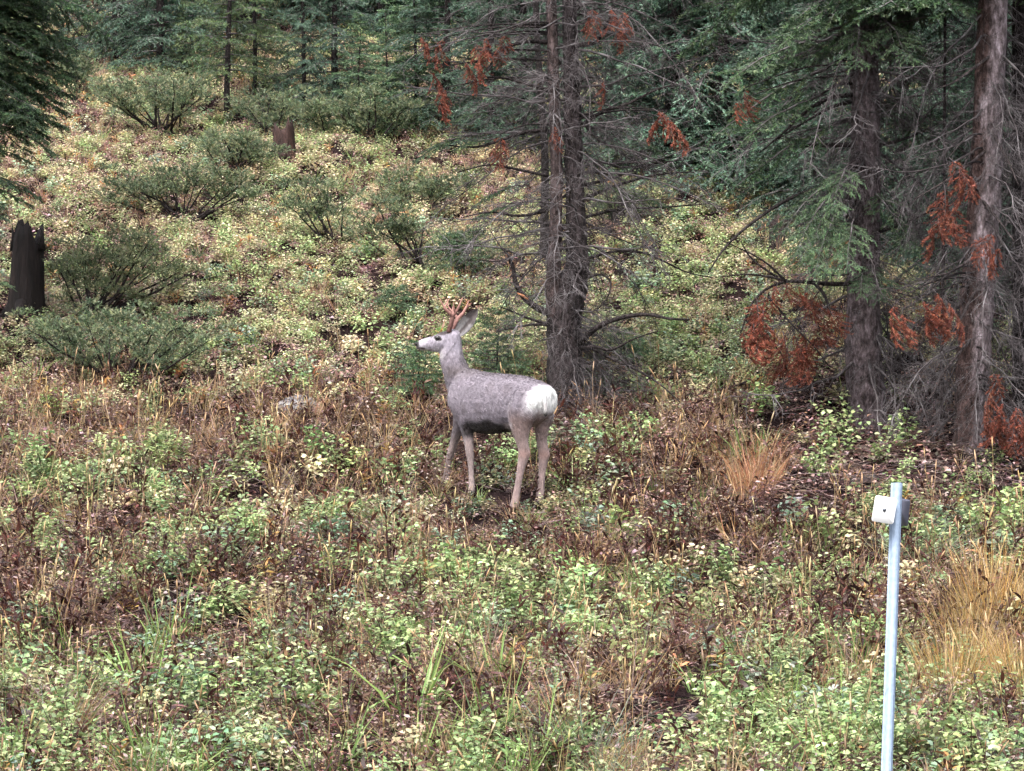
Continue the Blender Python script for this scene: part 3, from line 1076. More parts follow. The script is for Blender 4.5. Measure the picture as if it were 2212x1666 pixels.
# and the shady wood behind the spruces
placed2 = []
tries = 0
while len(placed2) < 22 and tries < 3000:
    tries += 1
    y = RG.uniform(30.5, 46)
    x = RG.uniform(.118 * y + (.6 if y < 38 else -1.2), .2 * y + 2.5)
    if all((x - a) ** 2 + (y - b) ** 2 > 1.15 ** 2 for a, b in placed2):
        placed2.append((x, y))
for x, y in placed2:
    k = ["spruce", "droop", "spruce", "sparse"][int(RG.integers(0, 4))]
    far_tree("forest_conifer", Vector((x, y, float(gz(x, y)))), k, {"spruce": "tall spruce in the dark thicket", "droop": "drooping spruce in the dark thicket", "sparse": "sparse conifer in the dark thicket"}[k] + ("," if y < 38 else ", deep in,") + behind(x, 50), RG.uniform(.6, 1.0), "conifers of the dark thicket")


# ------------------------------------------------------------------ saplings behind the deer
def sapling(vx, vy, H, R, label, cols, nb=34):
    b = on_ground(vx, vy)
    t = thing("conifer_sapling", b, label, "sapling")
    n_, w_ = crown(H, R, .1, nb, cols, nl=.035, nw=.007, dens=110, pairs=8, droop=.05, top_pow=.7)
    obj("trunk", far_trunk(H, .016).mesh("trunk", M_BARK, True), t)
    c = obj("crown", n_.mesh("crown", M_NEEDLE), t)
    obj("branchwork", w_.mesh("branches", M_DEADTWIG), c)


sapling(1072, 836, .68, .36, "soft green conifer sapling just above the deer's back", GREEN_L)
sapling(902, 872, .52, .26, "small yellow-green conifer sapling under the deer's chin", [(.06, .12, .055), (.09, .15, .06), (.05, .11, .055)])
sapling(985, 600, .42, .3, "small dark conifer sapling upslope of the deer's antlers", GREEN)
sapling(855, 690, .3, .2, "tiny grey-green conifer seedling in the meadow beside the big juniper", GREEN_L, 22)
sapling(1340, 800, .35, .25, "low blue-green conifer seedling beneath the dead branches", GREEN_L, 22)


# ------------------------------------------------------------------ junipers
def juniper(vx, vy, wl, wr, h, n, label, bias=0.0, leafy=(.35, 1.0), cols=JUNI, tuft=1.0, depth=.5, dens=1.0):
    """Spreading juniper: stems fan out from one foot; wl, wr and h in view pixels."""
    b = on_ground(vx, vy)
    s = 1 / ppm(b.y)
    t = thing("juniper_shrub", b, label, "shrub", None)
    for i in range(n):
        f = (i + RG.uniform(.2, .8)) / n
        ex = (-wl + (wl + wr) * f) * s
        ed = RG.uniform(-1, 1) * depth
        ez = h * s * RG.uniform(.72, 1.03) * (1 - .25 * abs(2 * f - 1)) 
        end = np.array([ex, ed, ez + .35 * ed * .3])
        k = 9
        q = np.linspace(0, 1, k)
        p0 = np.array([RG.normal(0, .07), RG.normal(0, .07), -.04])
        pts = p0 + (end - p0) * q[:, None]
        pts[:, 2] += .10 * np.linalg.norm(end) * (q - q * q) * RG.uniform(-1.2, .8)
        pts += np.cumsum(RG.normal(0, .010, (k, 3)), 0)
        wd = MB()
        r0 = RG.uniform(.011, .019)
        wd.tube(pts, r0 * (1.1 - .85 * q), 5, (.42, .36, .37))
        fo = MB()
        seg = []
        npad = int(round(4.6 * dens))
        for j in range(npad):
            u = leafy[0] + (leafy[1] - leafy[0]) * ((j + RG.random()) / npad) ** .75
            p, tg = along(pts, min(u, .999))
            tg = tg / np.linalg.norm(tg)
            d = tg * [1, 1, .5] + RG.normal(0, .7, 3) * [1, 1, .25] + np.array([0, 0, .12])
            L = RG.uniform(.06, .20) * tuft
            tp = twig_curve(p, d, L, 4, -.15, .04)
            wd.tube(tp, r0 * .28 * np.array([1, .7, .5, .3]), 3, (.55, .48, .48), cap=False)
            pc = tp[3]
            pr = RG.uniform(.06, .11) * tuft
            for m in range(26):
                o3 = RG.normal(0, 1, 3) * [pr * .62, pr * .62, pr * .22]
                d2 = o3 * [4, 4, 2] / pr * .5 + np.array([0, 0, .75]) + tg * .35 + RG.normal(0, .25, 3)
                d2 /= np.linalg.norm(d2)
                seg.append((pc + o3, pc + o3 + d2 * RG.uniform(.035, .075) * tuft))
        a = np.array([x[0] for x in seg])
        e = np.array([x[1] for x in seg])
        ln = np.linalg.norm(e - a, axis=1)
        cnt = np.maximum(3, (ln * 260).astype(int))
        ix = np.repeat(np.arange(len(seg)), cnt)
        tt = RG.random(len(ix))[:, None]
        pos = a[ix] * (1 - tt) + e[ix] * tt
        dd = (e - a)[ix] / ln[ix][:, None] * .7 + RG.normal(0, .5, (len(ix), 3))
        cs = mixcol(cols, len(seg), .2)
        fo.needles(pos, dd, .024 * RG.uniform(.7, 1.3, len(ix)), .0095, cs[ix])
        st = obj("stem", wd.mesh("stem", M_BARK, True), t)
        obj("foliage", fo.mesh("foliage", M_NEEDLE), st)
    return t


juniper(400, 486, 180, 165, 108, 15, "fan-shaped juniper with bare dark lower stems in mid-meadow", leafy=(.62, 1), depth=.30)
juniper(255, 838, 215, 240, 172, 19, "largest spreading juniper, low and broad below the charred stump", leafy=(.35, 1), depth=.6)
juniper(190, 690, 90, 240, 190, 16, "tall olive juniper growing against the charred stump", leafy=(.3, 1), depth=.5, cols=[(.09, .120, .062), (.14, .165, .085), (.20, .22, .12)])
juniper(728, 535, 110, 10, 140, 6, "lone juniper arching to one side like a feather", leafy=(.35, 1), depth=.2)
juniper(905, 575, 150, 25, 135, 7, "lopsided juniper upslope of the antlers, leaning downhill", leafy=(.3, 1), depth=.25)
juniper(905, 470, 70, 85, 88, 7, "small dark juniper sprig beside the twin conifer's lowest dead boughs", leafy=(.45, 1), depth=.2)
juniper(500, 372, 80, 95, 78, 11, "dark rounded juniper beside the broken stump", leafy=(.3, 1), depth=.4)
juniper(345, 290, 150, 110, 130, 18, "broad grey-green juniper bank below the pines", leafy=(.35, 1), depth=.7)
juniper(158, 208, 30, 34, 62, 7, "small round juniper on the tan path at the top of the slope", leafy=(.3, 1), depth=.2)
juniper(600, 300, 100, 90, 100, 14, "dusky juniper thicket at the foot of the open pine", leafy=(.2, 1), depth=.5, dens=.9)
juniper(800, 312, 90, 110, 120, 16, "dark dense juniper clump at the foot of the pale young firs", leafy=(.25, 1), depth=.5)
juniper(720, 296, 70, 60, 70, 9, "low juniper between the firs and the broken stump", leafy=(.2, 1), depth=.4)
juniper(1380, 392, 110, 130, 90, 12, "grey-green juniper skirt at the meadow's upper edge under the weeping spruce", leafy=(.15, 1), depth=.5)
juniper(1010, 590, 40, 40, 70, 5, "thin juniper sprig beside the small dark sapling", leafy=(.5, 1), depth=.15)
juniper(1335, 485, 60, 50, 60, 7, "low juniper clasping the dark stump in the pale meadow", leafy=(.3, 1), depth=.25)


# ------------------------------------------------------------------ stumps, stones and wood lying about
def stump(vx, vy, wpx, hpx, label, tilt=0.0, mat=None, col=(1, 1, 1), jag=.25, n=18):
    b = on_ground(vx, vy)
    s = 1 / ppm(b.y)
    w, h = wpx * s * .5, hpx * s
    mb = MB()
    ang = np.arange(n) * 2 * math.pi / n
    zs = np.array([-.12, 0, .12, .3, .5, .7, .86, 1.0]) * h
    rr = np.array([1.3, 1.15, 1.02, .95, .9, .86, .84, .80]) * w
    ridge = 1 + .10 * np.sin(ang * 5 + 1) + .06 * np.sin(ang * 9) + RG.normal(0, .03, n)
    top = 1 + jag * (np.abs(np.sin(ang * 1.5 + RG.uniform(0, 6))) - .6) + RG.normal(0, jag * .25, n)
    V = []
    for z, r in zip(zs, rr):
        zz = z * (1 + (top - 1) * max(0, z / h) ** 2)
        V.append(np.stack([np.cos(ang) * r * ridge + tilt * z, np.sin(ang) * r * ridge, zz], 1))
    # a hollow broken top
    V.append(np.stack([np.cos(ang) * rr[-1] * .6 + tilt * h, np.sin(ang) * rr[-1] * .6, zs[-1] * (1 + (top - 1) * .5) - .12 * h], 1))
    V.append(np.stack([np.cos(ang) * .02 + tilt * h, np.sin(ang) * .02, np.full(n, zs[-1] * .72)], 1))
    f = []
    for i in range(len(V) - 1):
        for j in range(n):
            a, c = i * n + j, i * n + (j + 1) % n
            f += [(a, c, c + n), (a, c + n, a + n)]
    mb.add(np.concatenate(V), f, col)
    t = thing("tree_stump", b, label, "stump")
    obj("bole", mb.mesh("bole", mat or M_CHAR), t)
    for k in range(4):
        sp = MB()
        a = RG.uniform(0, 6.28)
        p = np.array([math.cos(a) * w * .85 + tilt * h, math.sin(a) * w * .85, h * .8])
        sp.tube([p, p + [RG.normal(0, .01), RG.normal(0, .01), h * .14], p + [RG.normal(0, .02), 0, h * RG.uniform(.2, .32)]], [w * .22, w * .12, w * .02], 5, col)
        obj("splinter", sp.mesh("splinter", mat or M_CHAR), t)
    for k in range(3):
        a = k * 2.1 + .5
        r = MB()
        r.tube([(math.cos(a) * w * .8, math.sin(a) * w * .8, h * .16), (math.cos(a) * w * 1.5, math.sin(a) * w * 1.5, .03), (math.cos(a) * w * 2.1, math.sin(a) * w * 2.1, -.06)], [w * .4, w * .26, w * .1], 7, col, wob=.06)
        obj("root", r.mesh("root", mat or M_CHAR, True), t)
    return t


stump(52, 692, 80, 190, "tall charred black stump beside the olive juniper", tilt=.03, jag=.2, col=(.5, .45, .45))
stump(612, 352, 54, 76, "broken red-brown stump beside the dark rounded juniper", jag=.4, col=(1.6, 1.1, 1.0))
stump(1678, 538, 42, 58, "jagged grey stump at the meadow's edge beside the dark spruces", tilt=.1, jag=.6, col=(1.5, 1.3, 1.3))
stump(1338, 492, 36, 62, "dark stump in the pale meadow under the bare branches", jag=.3)
stump(1120, 352, 14, 26, "small pinkish stump upslope of the twin-stemmed conifer", jag=.4, col=(3, 2.2, 2.2))


def stone(vx, vy, w, h, label, col=(1, 1, 1), dpt=.8, name="stone", rot=0.0):
    b = on_ground(vx, vy)
    s = 1 / ppm(b.y)
    n, m = 12, 7
    v, f = [], []
    for i in range(m + 1):
        ph = math.pi * i / m
        for j in range(n):
            th = 2 * math.pi * j / n
            v.append((math.sin(ph) * math.cos(th), math.sin(ph) * math.sin(th), math.cos(ph)))
    for i in range(m):
        for j in range(n):
            a, c = i * n + j, i * n + (j + 1) % n
            f += [(a, a + n, c + n), (a, c + n, c)]
    v = np.array(v)
    for _ in range(7):     # chop flats so that it reads as broken rock
        d = RG.normal(size=3)
        d /= np.linalg.norm(d)
        k = v @ d
        lim = RG.uniform(.55, .85)
        v = v - np.maximum(k - lim, 0)[:, None] * d
    v = v * [w * s * .5, w * s * .5 * dpt, h * s * .9]
    v[:, 2] += h * s * .12
    o = MB()
    o.add(v, f, col)
    q = obj(name, o.mesh(name, M_ROCK), loc=b)
    q.rotation_euler = (RG.normal(0, .1), RG.normal(0, .1), rot)
    tag(q, label, "rock")


stone(640, 886, 100, 34, "pale lichen-covered rock between the big juniper and the deer", (1.7, 1.75, 1.7))
stone(1724, 1082, 26, 12, "flat pale stone on the dark earth below the big spruce", (1.7, 1.6, 1.7))
stone(610, 1585, 62, 40, "lilac-grey stone in the foreground greenery", (1.1, 1.05, 1.15))
stone(566, 1590, 34, 22, "smaller stone touching the lilac-grey stone", (.9, .85, .95))
stone(50, 1560, 44, 30, "rounded dusky stone beside a grey-green grass tuft", (.8, .75, .85))
stone(2180, 1010, 20, 10, "small dull pebble near the leaning spruce's foot", (1.2, 1.1, 1.1))
stone(560, 1010, 22, 12, "small grey stone among dry stalks downslope of the pale rock", (1.2, 1.2, 1.2))


def slab(vx, vy, L, wd, th, rz, label, col=(1, 1, 1), name="wood_slab", tilt=0.0, cat="wood"):
    b = on_ground(vx, vy)
    s = 1 / ppm(b.y)
    L, wd, th = L * s, wd * s, th * s
    n = 9
    mb = MB()
    x = np.linspace(-.5, .5, n) * L
    V = []
    for k, xx in enumerate(x):
        e = 1 - .35 * abs(2 * k / (n - 1) - 1) ** 3
        j = RG.normal(0, .06, 4)
        V.append([(xx, -wd * .5 * e * (1 + j[0]), 0), (xx, wd * .5 * e * (1 + j[1]), 0), (xx, wd * .42 * e, th * (1 + j[2])), (xx, -wd * .42 * e, th * (1 + j[3]))])
    f = []
    for k in range(n - 1):
        for j in range(4):
            a, c = k * 4 + j, k * 4 + (j + 1) % 4
            f += [(a, c + 4, c), (a, a + 4, c + 4)]
    f += [(0, 1, 2), (0, 2, 3)]
    k = (n - 1) * 4
    f += [(k, k + 2, k + 1), (k, k + 3, k + 2)]
    mb.add(np.array(V).reshape(-1, 3), f, col)
    o = obj(name, mb.mesh(name, M_WOOD), loc=b + Vector((0, 0, .01)))
    o.rotation_euler = (tilt, RG.normal(0, .04), rz)
    tag(o, label, cat)


slab(1868, 1040, 60, 26, 9, .15, "flat slab of old bark on the earth below the big spruce", (.7, .6, .62), "bark_piece", .25, "bark")
slab(1850, 1048, 70, 40, 8, -.3, "dark curled bark piece half under the flat slab", (.4, .35, .36), "bark_piece", .2, "bark")
slab(1570, 1100, 50, 16, 7, .6, "dark broken bark piece on the bare earth beside the orange grass", (.5, .45, .5), "bark_piece", .1, "bark")
slab(1030, 1590, 100, 30, 12, -.75, "bleached broken wood piece in the foreground greenery", (2.6, 2.3, 2.2), "broken_wood", .3)
slab(1990, 1648, 105, 36, 12, -.35, "grey weathered board end at the foot of the marker post", (1.3, 1.2, 1.2), "weathered_board", .4)
slab(1480, 1560, 90, 26, 10, -.5, "dark damp wood chunk on the bare foreground soil", (.6, .55, .58), "broken_wood", .2)


def stick(pts, r, label, name="fallen_branch"):
    P = []
    for vx, vy, up in pts:
        g = on_ground(vx, vy)
        P.append(g + Vector((0, 0, up)))
    o0 = P[0].copy()
    t = thing(name, o0, label, "branch")
    trunk_mesh(P, np.linspace(r, r * .4, len(P)), (.35, .3, .3), n=7, wob=.04, name="main_stem", tree=t)
    for k in range(7):
        i = RG.uniform(.2, 1) * (len(P) - 1)
        a = P[int(min(i, len(P) - 2))].lerp(P[int(min(i, len(P) - 2)) + 1], i % 1)
        e = a + Vector((RG.normal(0, .15), RG.normal(0, .15), RG.uniform(-.02, .18)))
        trunk_mesh([a, (a + e) / 2 + Vector((0, 0, .02)), e], [r * .4, r * .25, r * .1], (.5, .45, .45), n=4, wob=.02, name="twig", tree=t, sub=2)


stick([(1440, 868, .03), (1510, 866, .05), (1560, 858, .07), (1620, 852, .10)], .020, "dark fallen branch lying in the brush by the twin conifer's foot")
stick([(1320, 860, .12), (1400, 852, .14), (1470, 846, .12), (1530, 842, .14)], .016, "thin fallen pole propped in the brush beside the twin conifer")
stick([(1560, 1118, .02), (1620, 1112, .03), (1690, 1108, .02)], .010, "short dry stick on the bare earth beside the orange grass")

# ------------------------------------------------------------------ the deer
YAW = math.radians(35)
FX, FY = -math.cos(YAW), math.sin(YAW)          # heading
LX, LY = -math.sin(YAW), -math.cos(YAW)         # the deer's left side, towards the road


def z2v(zx, zy):
    return 840.3 + zx * .3254, 596.4 + zy * .3254


class Loft:
    def __init__(self):
        self.v, self.f, self.n = [], [], 0

    def add(self, stations, n=16):
        """stations: (centre, axis a, axis b): rings centre + cos*a + sin*b."""
        an = np.arange(n) * 2 * math.pi / n
        m = len(stations)
        R = [np.asarray(c)[None] + np.cos(an)[:, None] * np.asarray(a)[None] + np.sin(an)[:, None] * np.asarray(b)[None] for c, a, b in stations]
        v = np.concatenate(R + [np.asarray(stations[0][0])[None], np.asarray(stations[-1][0])[None]])
        f = []
        for i in range(m - 1):
            for j in range(n):
                a, b = i * n + j, i * n + (j + 1) % n
                f.append((a, b, b + n, a + n))
        for j in range(n):
            f.append((m * n, (j + 1) % n, j))
            f.append((m * n + 1, (m - 1) * n + j, (m - 1) * n + (j + 1) % n))
        self.v.append(v)
        self.f += [tuple(i + self.n for i in q) for q in f]
        self.n += len(v)


def dense(st, k=4):
    """Smoothly interpolate a table of station numbers."""
    A = np.array(st, float)
    t = np.linspace(0, len(A) - 1, (len(A) - 1) * k + 1)
    B = np.stack([np.interp(t, np.arange(len(A)), A[:, c]) for c in range(A.shape[1])], 1)
    for _ in range(2):
        C = B.copy()
        C[1:-1] = B[:-2] * .25 + B[1:-1] * .5 + B[2:] * .25
        B = C
    return B


def build_deer():
    t = thing("mule_deer", DEER_O, "grey mule deer buck with reddish antlers and a white rump, standing on the slope", "deer")
    lf = Loft()
    # trunk: s along the heading, top, bottom, half width
    for_tr = [(-.475, .835, .76, .03), (-.462, .865, .70, .085), (-.42, .900, .645, .132), (-.34, .938, .605, .158), (-.22, .975, .600, .165), (-.06, .998, .580, .175), (.10, 1.012, .565, .183),
              (.22, 1.035, .575, .178), (.31, 1.060, .600, .160), (.38, 1.050, .640, .132), (.44, .985, .690, .100), (.485, .91, .77, .045)]
    st = []
    for s, zt, zb, w in dense(for_tr):
        zb -= .030 * np.interp(s, [-.4, -.25, .3, .45], [0, 1, 1, 0])
        zt += .006
        c = np.array([FX * s, FY * s, (zt + zb) / 2])
        st.append((c, np.array([LX, LY, 0]) * w, np.array([0, 0, (zt - zb) / 2])))
    lf.add(st, 22)
    # neck: view centre, half thickness fore-aft (px), lateral half width (m), depth
    nk = [(1003, 862, 34, .12, .235), (995, 830, 31, .108, .245), (986, 800, 28.5, .092, .258), (976, 775, 23.5, .080, .266), (972, 752, 22.5, .072, .272), (973, 733, 19.5, .066, .270), (976, 716, 15, .055, .268)]
    st = []
    for vx, vy, h, w, y in dense(nk):
        k_ = np.interp(vy, [716, 745, 790, 830], [1.22, 1.16, 1.08, 1.0])
        h, w = h * k_, w * k_
        x, z = deer_xz(vx, vy)
        st.append((np.array([x, y, z]), np.array([h / DS, .0, .18 * h / DS]), np.array([0, w, 0])))
    lf.add(st, 16)
    # head
    hd = [(992, 716, 7, .028, .268), (984, 716, 12, .045, .267), (973, 722, 17, .058, .266), (962, 729, 21.5, .064, .264), (948, 732.5, 20, .060, .263), (936, 734.5, 17, .049, .263), (924, 736, 13.5, .040, .264), (912, 737.5, 11, .034, .265),
          (904, 738.5, 9.8, .031, .266), (898.5, 739, 7.5, .025, .266), (896.5, 739, 3, .010, .266)]
    st = []
    for vx, vy, h, w, y in dense(hd):
        k_ = np.interp(vx, [897, 905, 930, 960], [1.10, 1.20, 1.13, 1.08])
        h, w = h * k_, w * k_
        x, z = deer_xz(vx, vy)
        st.append((np.array([x, y, z]), np.array([0, w, 0]), np.array([.12 * h / DS, 0, h / DS])))
    lf.add(st, 16)
    # brow ridge over the near eye
    # legs: view centre (vx, vy), fore-aft half width px, lateral half width m, depth
    def leg(tab, n=12, thick=1.12):
        st = []
        tab = [(a, b, h * np.interp(b, [920, 960], [1, thick]), w * np.interp(b, [920, 960], [1, thick + .04]), y) for a, b, h, w, y in tab]
        D = dense(tab, 4)
        for vx, vy, h, w, y in D:
            x, z = deer_xz(vx, vy)
            st.append((np.array([x, y, z]), np.array([h / DS, 0, 0]), np.array([0, w, 0])))
        lf.add(st, n)
    leg([(1004, 826, 33, .07, .14), (998, 862, 35, .085, .125), (1002, 893, 26, .072, .115), (1007, 918, 15.5, .050, .115), (1010.5, 941, 12, .038, .115), (1012.5, 962, 9.6, .031, .115), (1014.5, 980, 9.0, .030, .115), (1016, 994, 7.0, .024, .115),
         (1017.5, 1018, 6.0, .021, .115), (1018.5, 1042, 6.6, .022, .115), (1018.5, 1056, 7.4, .024, .11), (1016.5, 1066, 7.6, .026, .105)], thick=1.0)
    leg([(1008, 850, 26, .07, .33), (1000, 885, 23, .065, .36), (992, 910, 15, .045, .39), (984, 932, 11, .036, .42), (976.5, 956, 8.4, .029, .45), (971, 973, 8.4, .028, .47), (967, 988, 6.8, .023, .485), (963.5, 1006, 6.2, .020, .50),
         (961, 1022, 6.6, .021, .505), (959, 1034, 7.8, .024, .505), (955, 1042, 7.8, .025, .50)], thick=1.05)
    leg([(1146, 850, 34, .085, -.27), (1139, 873, 39, .098, -.28), (1131, 893, 37, .092, -.280), (1125, 916, 27, .072, -.275), (1124, 936, 18.5, .054, -.265), (1126.5, 955, 13, .040, -.26), (1131, 972, 11.2, .033, -.255), (1133, 985, 12.2, .033, -.25),
         (1129, 999, 9.6, .028, -.25), (1123, 1026, 7.0, .022, -.25), (1118.5, 1054, 6.6, .021, -.25), (1114, 1078, 7.6, .023, -.25), (1112, 1090, 8.6, .026, -.25), (1109, 1100, 8.4, .028, -.25)])
    leg([(1171, 858, 25, .08, -.16), (1173, 880, 23, .08, -.155), (1175, 905, 20, .065, -.145), (1170, 930, 15, .047, -.135), (1169, 952, 10.8, .034, -.13), (1173, 972, 10.8, .032, -.125), (1176, 985, 11.8, .032, -.12), (1173, 999, 9.0, .026, -.12),
         (1170.5, 1022, 7.0, .021, -.12), (1168.5, 1048, 7.0, .021, -.12), (1167, 1066, 7.8, .023, -.12), (1165, 1078, 8.4, .026, -.12), (1163, 1086, 8.2, .027, -.12)])
    me = bpy.data.meshes.new("body_src")
    me.from_pydata(np.concatenate(lf.v).tolist(), [], lf.f)
    me.update()
    so_ = bpy.data.objects.new("body_src", me)
    COL.objects.link(so_)
    rm = so_.modifiers.new("r", 'REMESH')
    rm.mode = 'VOXEL'
    rm.voxel_size = .0085
    sm = so_.modifiers.new("s", 'SMOOTH')
    sm.factor = .5
    sm.iterations = 4
    dg = bpy.context.evaluated_depsgraph_get()
    bm_ = bpy.data.meshes.new_from_object(so_.evaluated_get(dg))
    bpy.data.objects.remove(so_)
    nv = len(bm_.vertices)
    co = np.empty(nv * 3, np.float32)
    bm_.vertices.foreach_get("co", co)
    co = co.reshape(-1, 3).astype(float)
    no = np.empty(nv * 3, np.float32)
    bm_.vertices.foreach_get("normal", no)
    no = no.reshape(-1, 3)
    # coat relief: wet tufts and muscle
    def wob(p, k, ph):
        return np.sin(p[:, 0] * k + ph) * np.sin(p[:, 1] * k * 1.1 + ph * 2) * np.sin(p[:, 2] * k * .8 + ph * 3)
    body = co[:, 2] > .55
    co += no * ((.0025 * wob(co, 40, 1) + .0018 * wob(co, 95, 2)) * body + .0006)[:, None]
    bm_.vertices.foreach_set("co", co.astype(np.float32).ravel())
    X, Y, Z = co.T
    s = X * FX + Y * FY
    lat = X * LX + Y * LY
    vx = X * DS + 1085
    vy = 1085 - Z * DS
    sst = lambda e0, e1, x: np.clip((x - e0) / (e1 - e0), 0, 1) ** 2 * (3 - 2 * np.clip((x - e0) / (e1 - e0), 0, 1))
    grain = .5 + .5 * wob(co, 26, .7)
    c = np.tile(np.array([.132, .118, .126]), (nv, 1))
    def blend(col, w):
        nonlocal c
        c = c * (1 - w[:, None]) + np.array(col) * w[:, None]
    blend((.062, .050, .046), sst(.94, 1.04, Z) * sst(.08, .36, s) * sst(772, 800, vy) * .8)      # brown withers
    blend((.070, .060, .062), sst(.955, 1.0, Z - .10 * np.clip(s, -.5, .3)) * sst(.34, .2, s) * .6)                          # darker back line
    blend((.085, .072, .074), sst(.52, .9, grain) * sst(.6, .7, Z) * .45)
    blend((.165, .150, .158), sst(.48, .1, grain) * sst(.6, .7, Z) * .35)
    blend((.085, .070, .068), sst(.44, .56, s) * sst(1.0, .9, Z) * (Z > .5) * .7)                 # chest
    blend((.075, .060, .058), sst(.10, .03, np.abs(s - .40 + .25 * (Z - .7))) * sst(.80, .68, Z) * sst(.45, .6, Z) * .5)
    blend((.155, .124, .110), sst(.60, .46, Z))                                                  # legs, warm
    blend((.150, .112, .098), sst(.74, .60, Z) * sst(-.15, -.25, s))                             # thighs and shanks
    blend((.165, .105, .085), sst(.06, .0, np.abs(Z - .365)) * (s < -.1) * .7)                    # hocks
    zb_ = .648 + .012 * np.sin(s * 31) - .14 * np.abs(s - .14)
    blend((.012, .009, .009), sst(zb_ + .010, zb_ - .022, Z) * sst(-.16, -.04, s) * sst(.36, .28, s) * (np.abs(lat) < .185) * sst(.50, .54, Z))   # dark brisket
    blend((.21, .185, .175), sst(.618, .60, Z) * sst(-.06, -.12, s) * (s > -.24) * (Z > .57))     # pale groin
    pt = sst(-.325, -.405, s + .16 * (Z - .8) + .012 * wob(co, 50, .4)) * sst(.615, .74, Z + .015 * wob(co, 45, 2)) * sst(.925, .875, Z)            # white rump patch
    blend((.58, .56, .54), pt)
    hx = vx < 1002
    head = hx & (vy < 768)
    blend((.175, .162, .175), head * sst(768, 745, vy) * .8)
    blend((.25, .235, .24), head * sst(932, 906, vx) * .85)                                         # pale muzzle
    blend((.26, .24, .245), head * (vx < 962) * sst(743, 751, vy) * .7)                           # pale jaw
    yb = 717 - .20 * (vx.clip(925, 978) - 936)
    blend((.035, .026, .025), head * (vx > 928) * (vx < 975) * sst(yb + 8, yb + 2, vy))           # dark brow
    ed = np.hypot((vx - 944) / 1.2, (vy - 725 - .22 * (vx - 944)) / .88)
    blend((.24, .225, .23), head * sst(11.5, 7.5, ed) * np.where(vy > 724, 1, .45))
    blend((.016, .012, .012), head * sst(8.2, 6.6, ed))
    blend((.010, .008, .008), head * sst(904.5, 900.5, vx))                                           # nose pad
    blend((.04, .03, .03), head * (vx < 916) * sst(2.6, .8, np.abs(vy - (745.5 + .10 * (vx - 900)))))   # mouth line
    blend((.26, .245, .24), sst(7, 3, np.hypot(vx - 952, (vy - 762) * .7)))
    blend((.058, .050, .052), sst(800, 780, vy) * (vy > 716) * sst(988, 998, vx) * (vx < 1014) * (Z > 1.03) * .8)   # dark nape
    blend((.06, .054, .058), (vy > 735) * (vy < 768) * sst(2.6, .8, np.abs(vx - (982 - (vy - 737) * .75))) * .6)
    a = bm_.attributes.get("Col") or bm_.attributes.new("Col", 'FLOAT_COLOR', 'POINT')
    a.data.foreach_set("color", np.concatenate([np.clip(c * [1.50, 1.46, 1.60], 0, .75), np.ones((nv, 1))], 1).astype(np.float32).ravel())
    bm_.polygons.foreach_set("use_smooth", np.ones(len(bm_.polygons), dtype=bool))
    bm_.materials.clear()
    bm_.materials.append(M_COAT)
    bm_.name = "body"
    bo_ = obj("body", bm_, t)
    # short coat hair lying along the body
    bm_.calc_loop_triangles()
    nt_ = len(bm_.loop_triangles)
    tri = np.empty(nt_ * 3, np.int32)
    bm_.loop_triangles.foreach_get("vertices", tri)
    tri = tri.reshape(-1, 3)
    A_, B_, C_ = co[tri[:, 0]], co[tri[:, 1]], co[tri[:, 2]]
    fn = np.cross(B_ - A_, C_ - A_)
    ar = np.linalg.norm(fn, axis=1)
    nh = 60000
    ti = RG.choice(nt_, nh, p=ar / ar.sum())
    r1_, r2_ = np.sqrt(RG.random(nh))[:, None], RG.random(nh)[:, None]
    hp = A_[ti] * (1 - r1_) + B_[ti] * (r1_ * (1 - r2_)) + C_[ti] * (r1_ * r2_)
    hn = fn[ti] / (ar[ti][:, None] + 1e-12)
    hc = np.clip(c * [1.50, 1.46, 1.60], 0, .75)[tri[ti, 0]]
    ss = hp @ np.array([FX, FY, 0])
    hvx, hvy = hp[:, 0] * DS + 1085, 1085 - hp[:, 2] * DS
    flow = np.stack([np.full(nh, -FX * .8), np.full(nh, -FY * .8), np.full(nh, -.55)], 1)
    onhead = (hvx < 1000) & (hvy < 762)
    flow[onhead] = [.9, 0, -.15]
    onneck = (hvx < 1010) & (hvy >= 762) & (hvy < 800)
    flow[onneck] = [.2, 0, -1]
    flow[hp[:, 2] < .58] = [.08, 0, -1]
    flow = flow + RG.normal(0, .22, (nh, 3)) + .35 * np.stack([wob(hp, 13, .3), wob(hp, 13, 1.9), wob(hp, 11, 4.1)], 1)
    flow -= hn * (flow * hn).sum(1)[:, None]
    flow /= np.linalg.norm(flow, axis=1)[:, None] + 1e-9
    clump = wob(hp, 34, 1.2) + .7 * wob(hp, 61, 2.2)
    hl = np.where(onhead, .009, np.where(hp[:, 2] < .5, .011, np.where(hp[:, 2] < .62, .018, .022))) * RG.uniform(.6, 1.3, nh)
    facey = onhead & ((hvx < 932) | (np.hypot(hvx - 944, hvy - 725) < 13))
    hl[facey] *= .25
    rumpy = (ss < -.33) & (hp[:, 2] > .6)
    hl[rumpy] *= 1.3
    tone = (1 + RG.normal(0, .22, nh) + .30 * np.clip(clump, -1, 1) * (hp[:, 2] > .55)).clip(.35, 1.7)
    hb = MB()
    hb.needles(hp - hn * .001, flow + hn * (.16 + .10 * np.clip(clump, 0, 1))[:, None], hl, .0036, np.clip(hc * tone[:, None], 0, .8))
    hair = obj("coat_hair", hb.mesh("coat_hair", M_HAIR), bo_)
    hair["kind"] = "stuff"
    V3 = lambda vx_, vy_, y: np.array([deer_xz(vx_, vy_)[0], y, deer_xz(vx_, vy_)[1]])

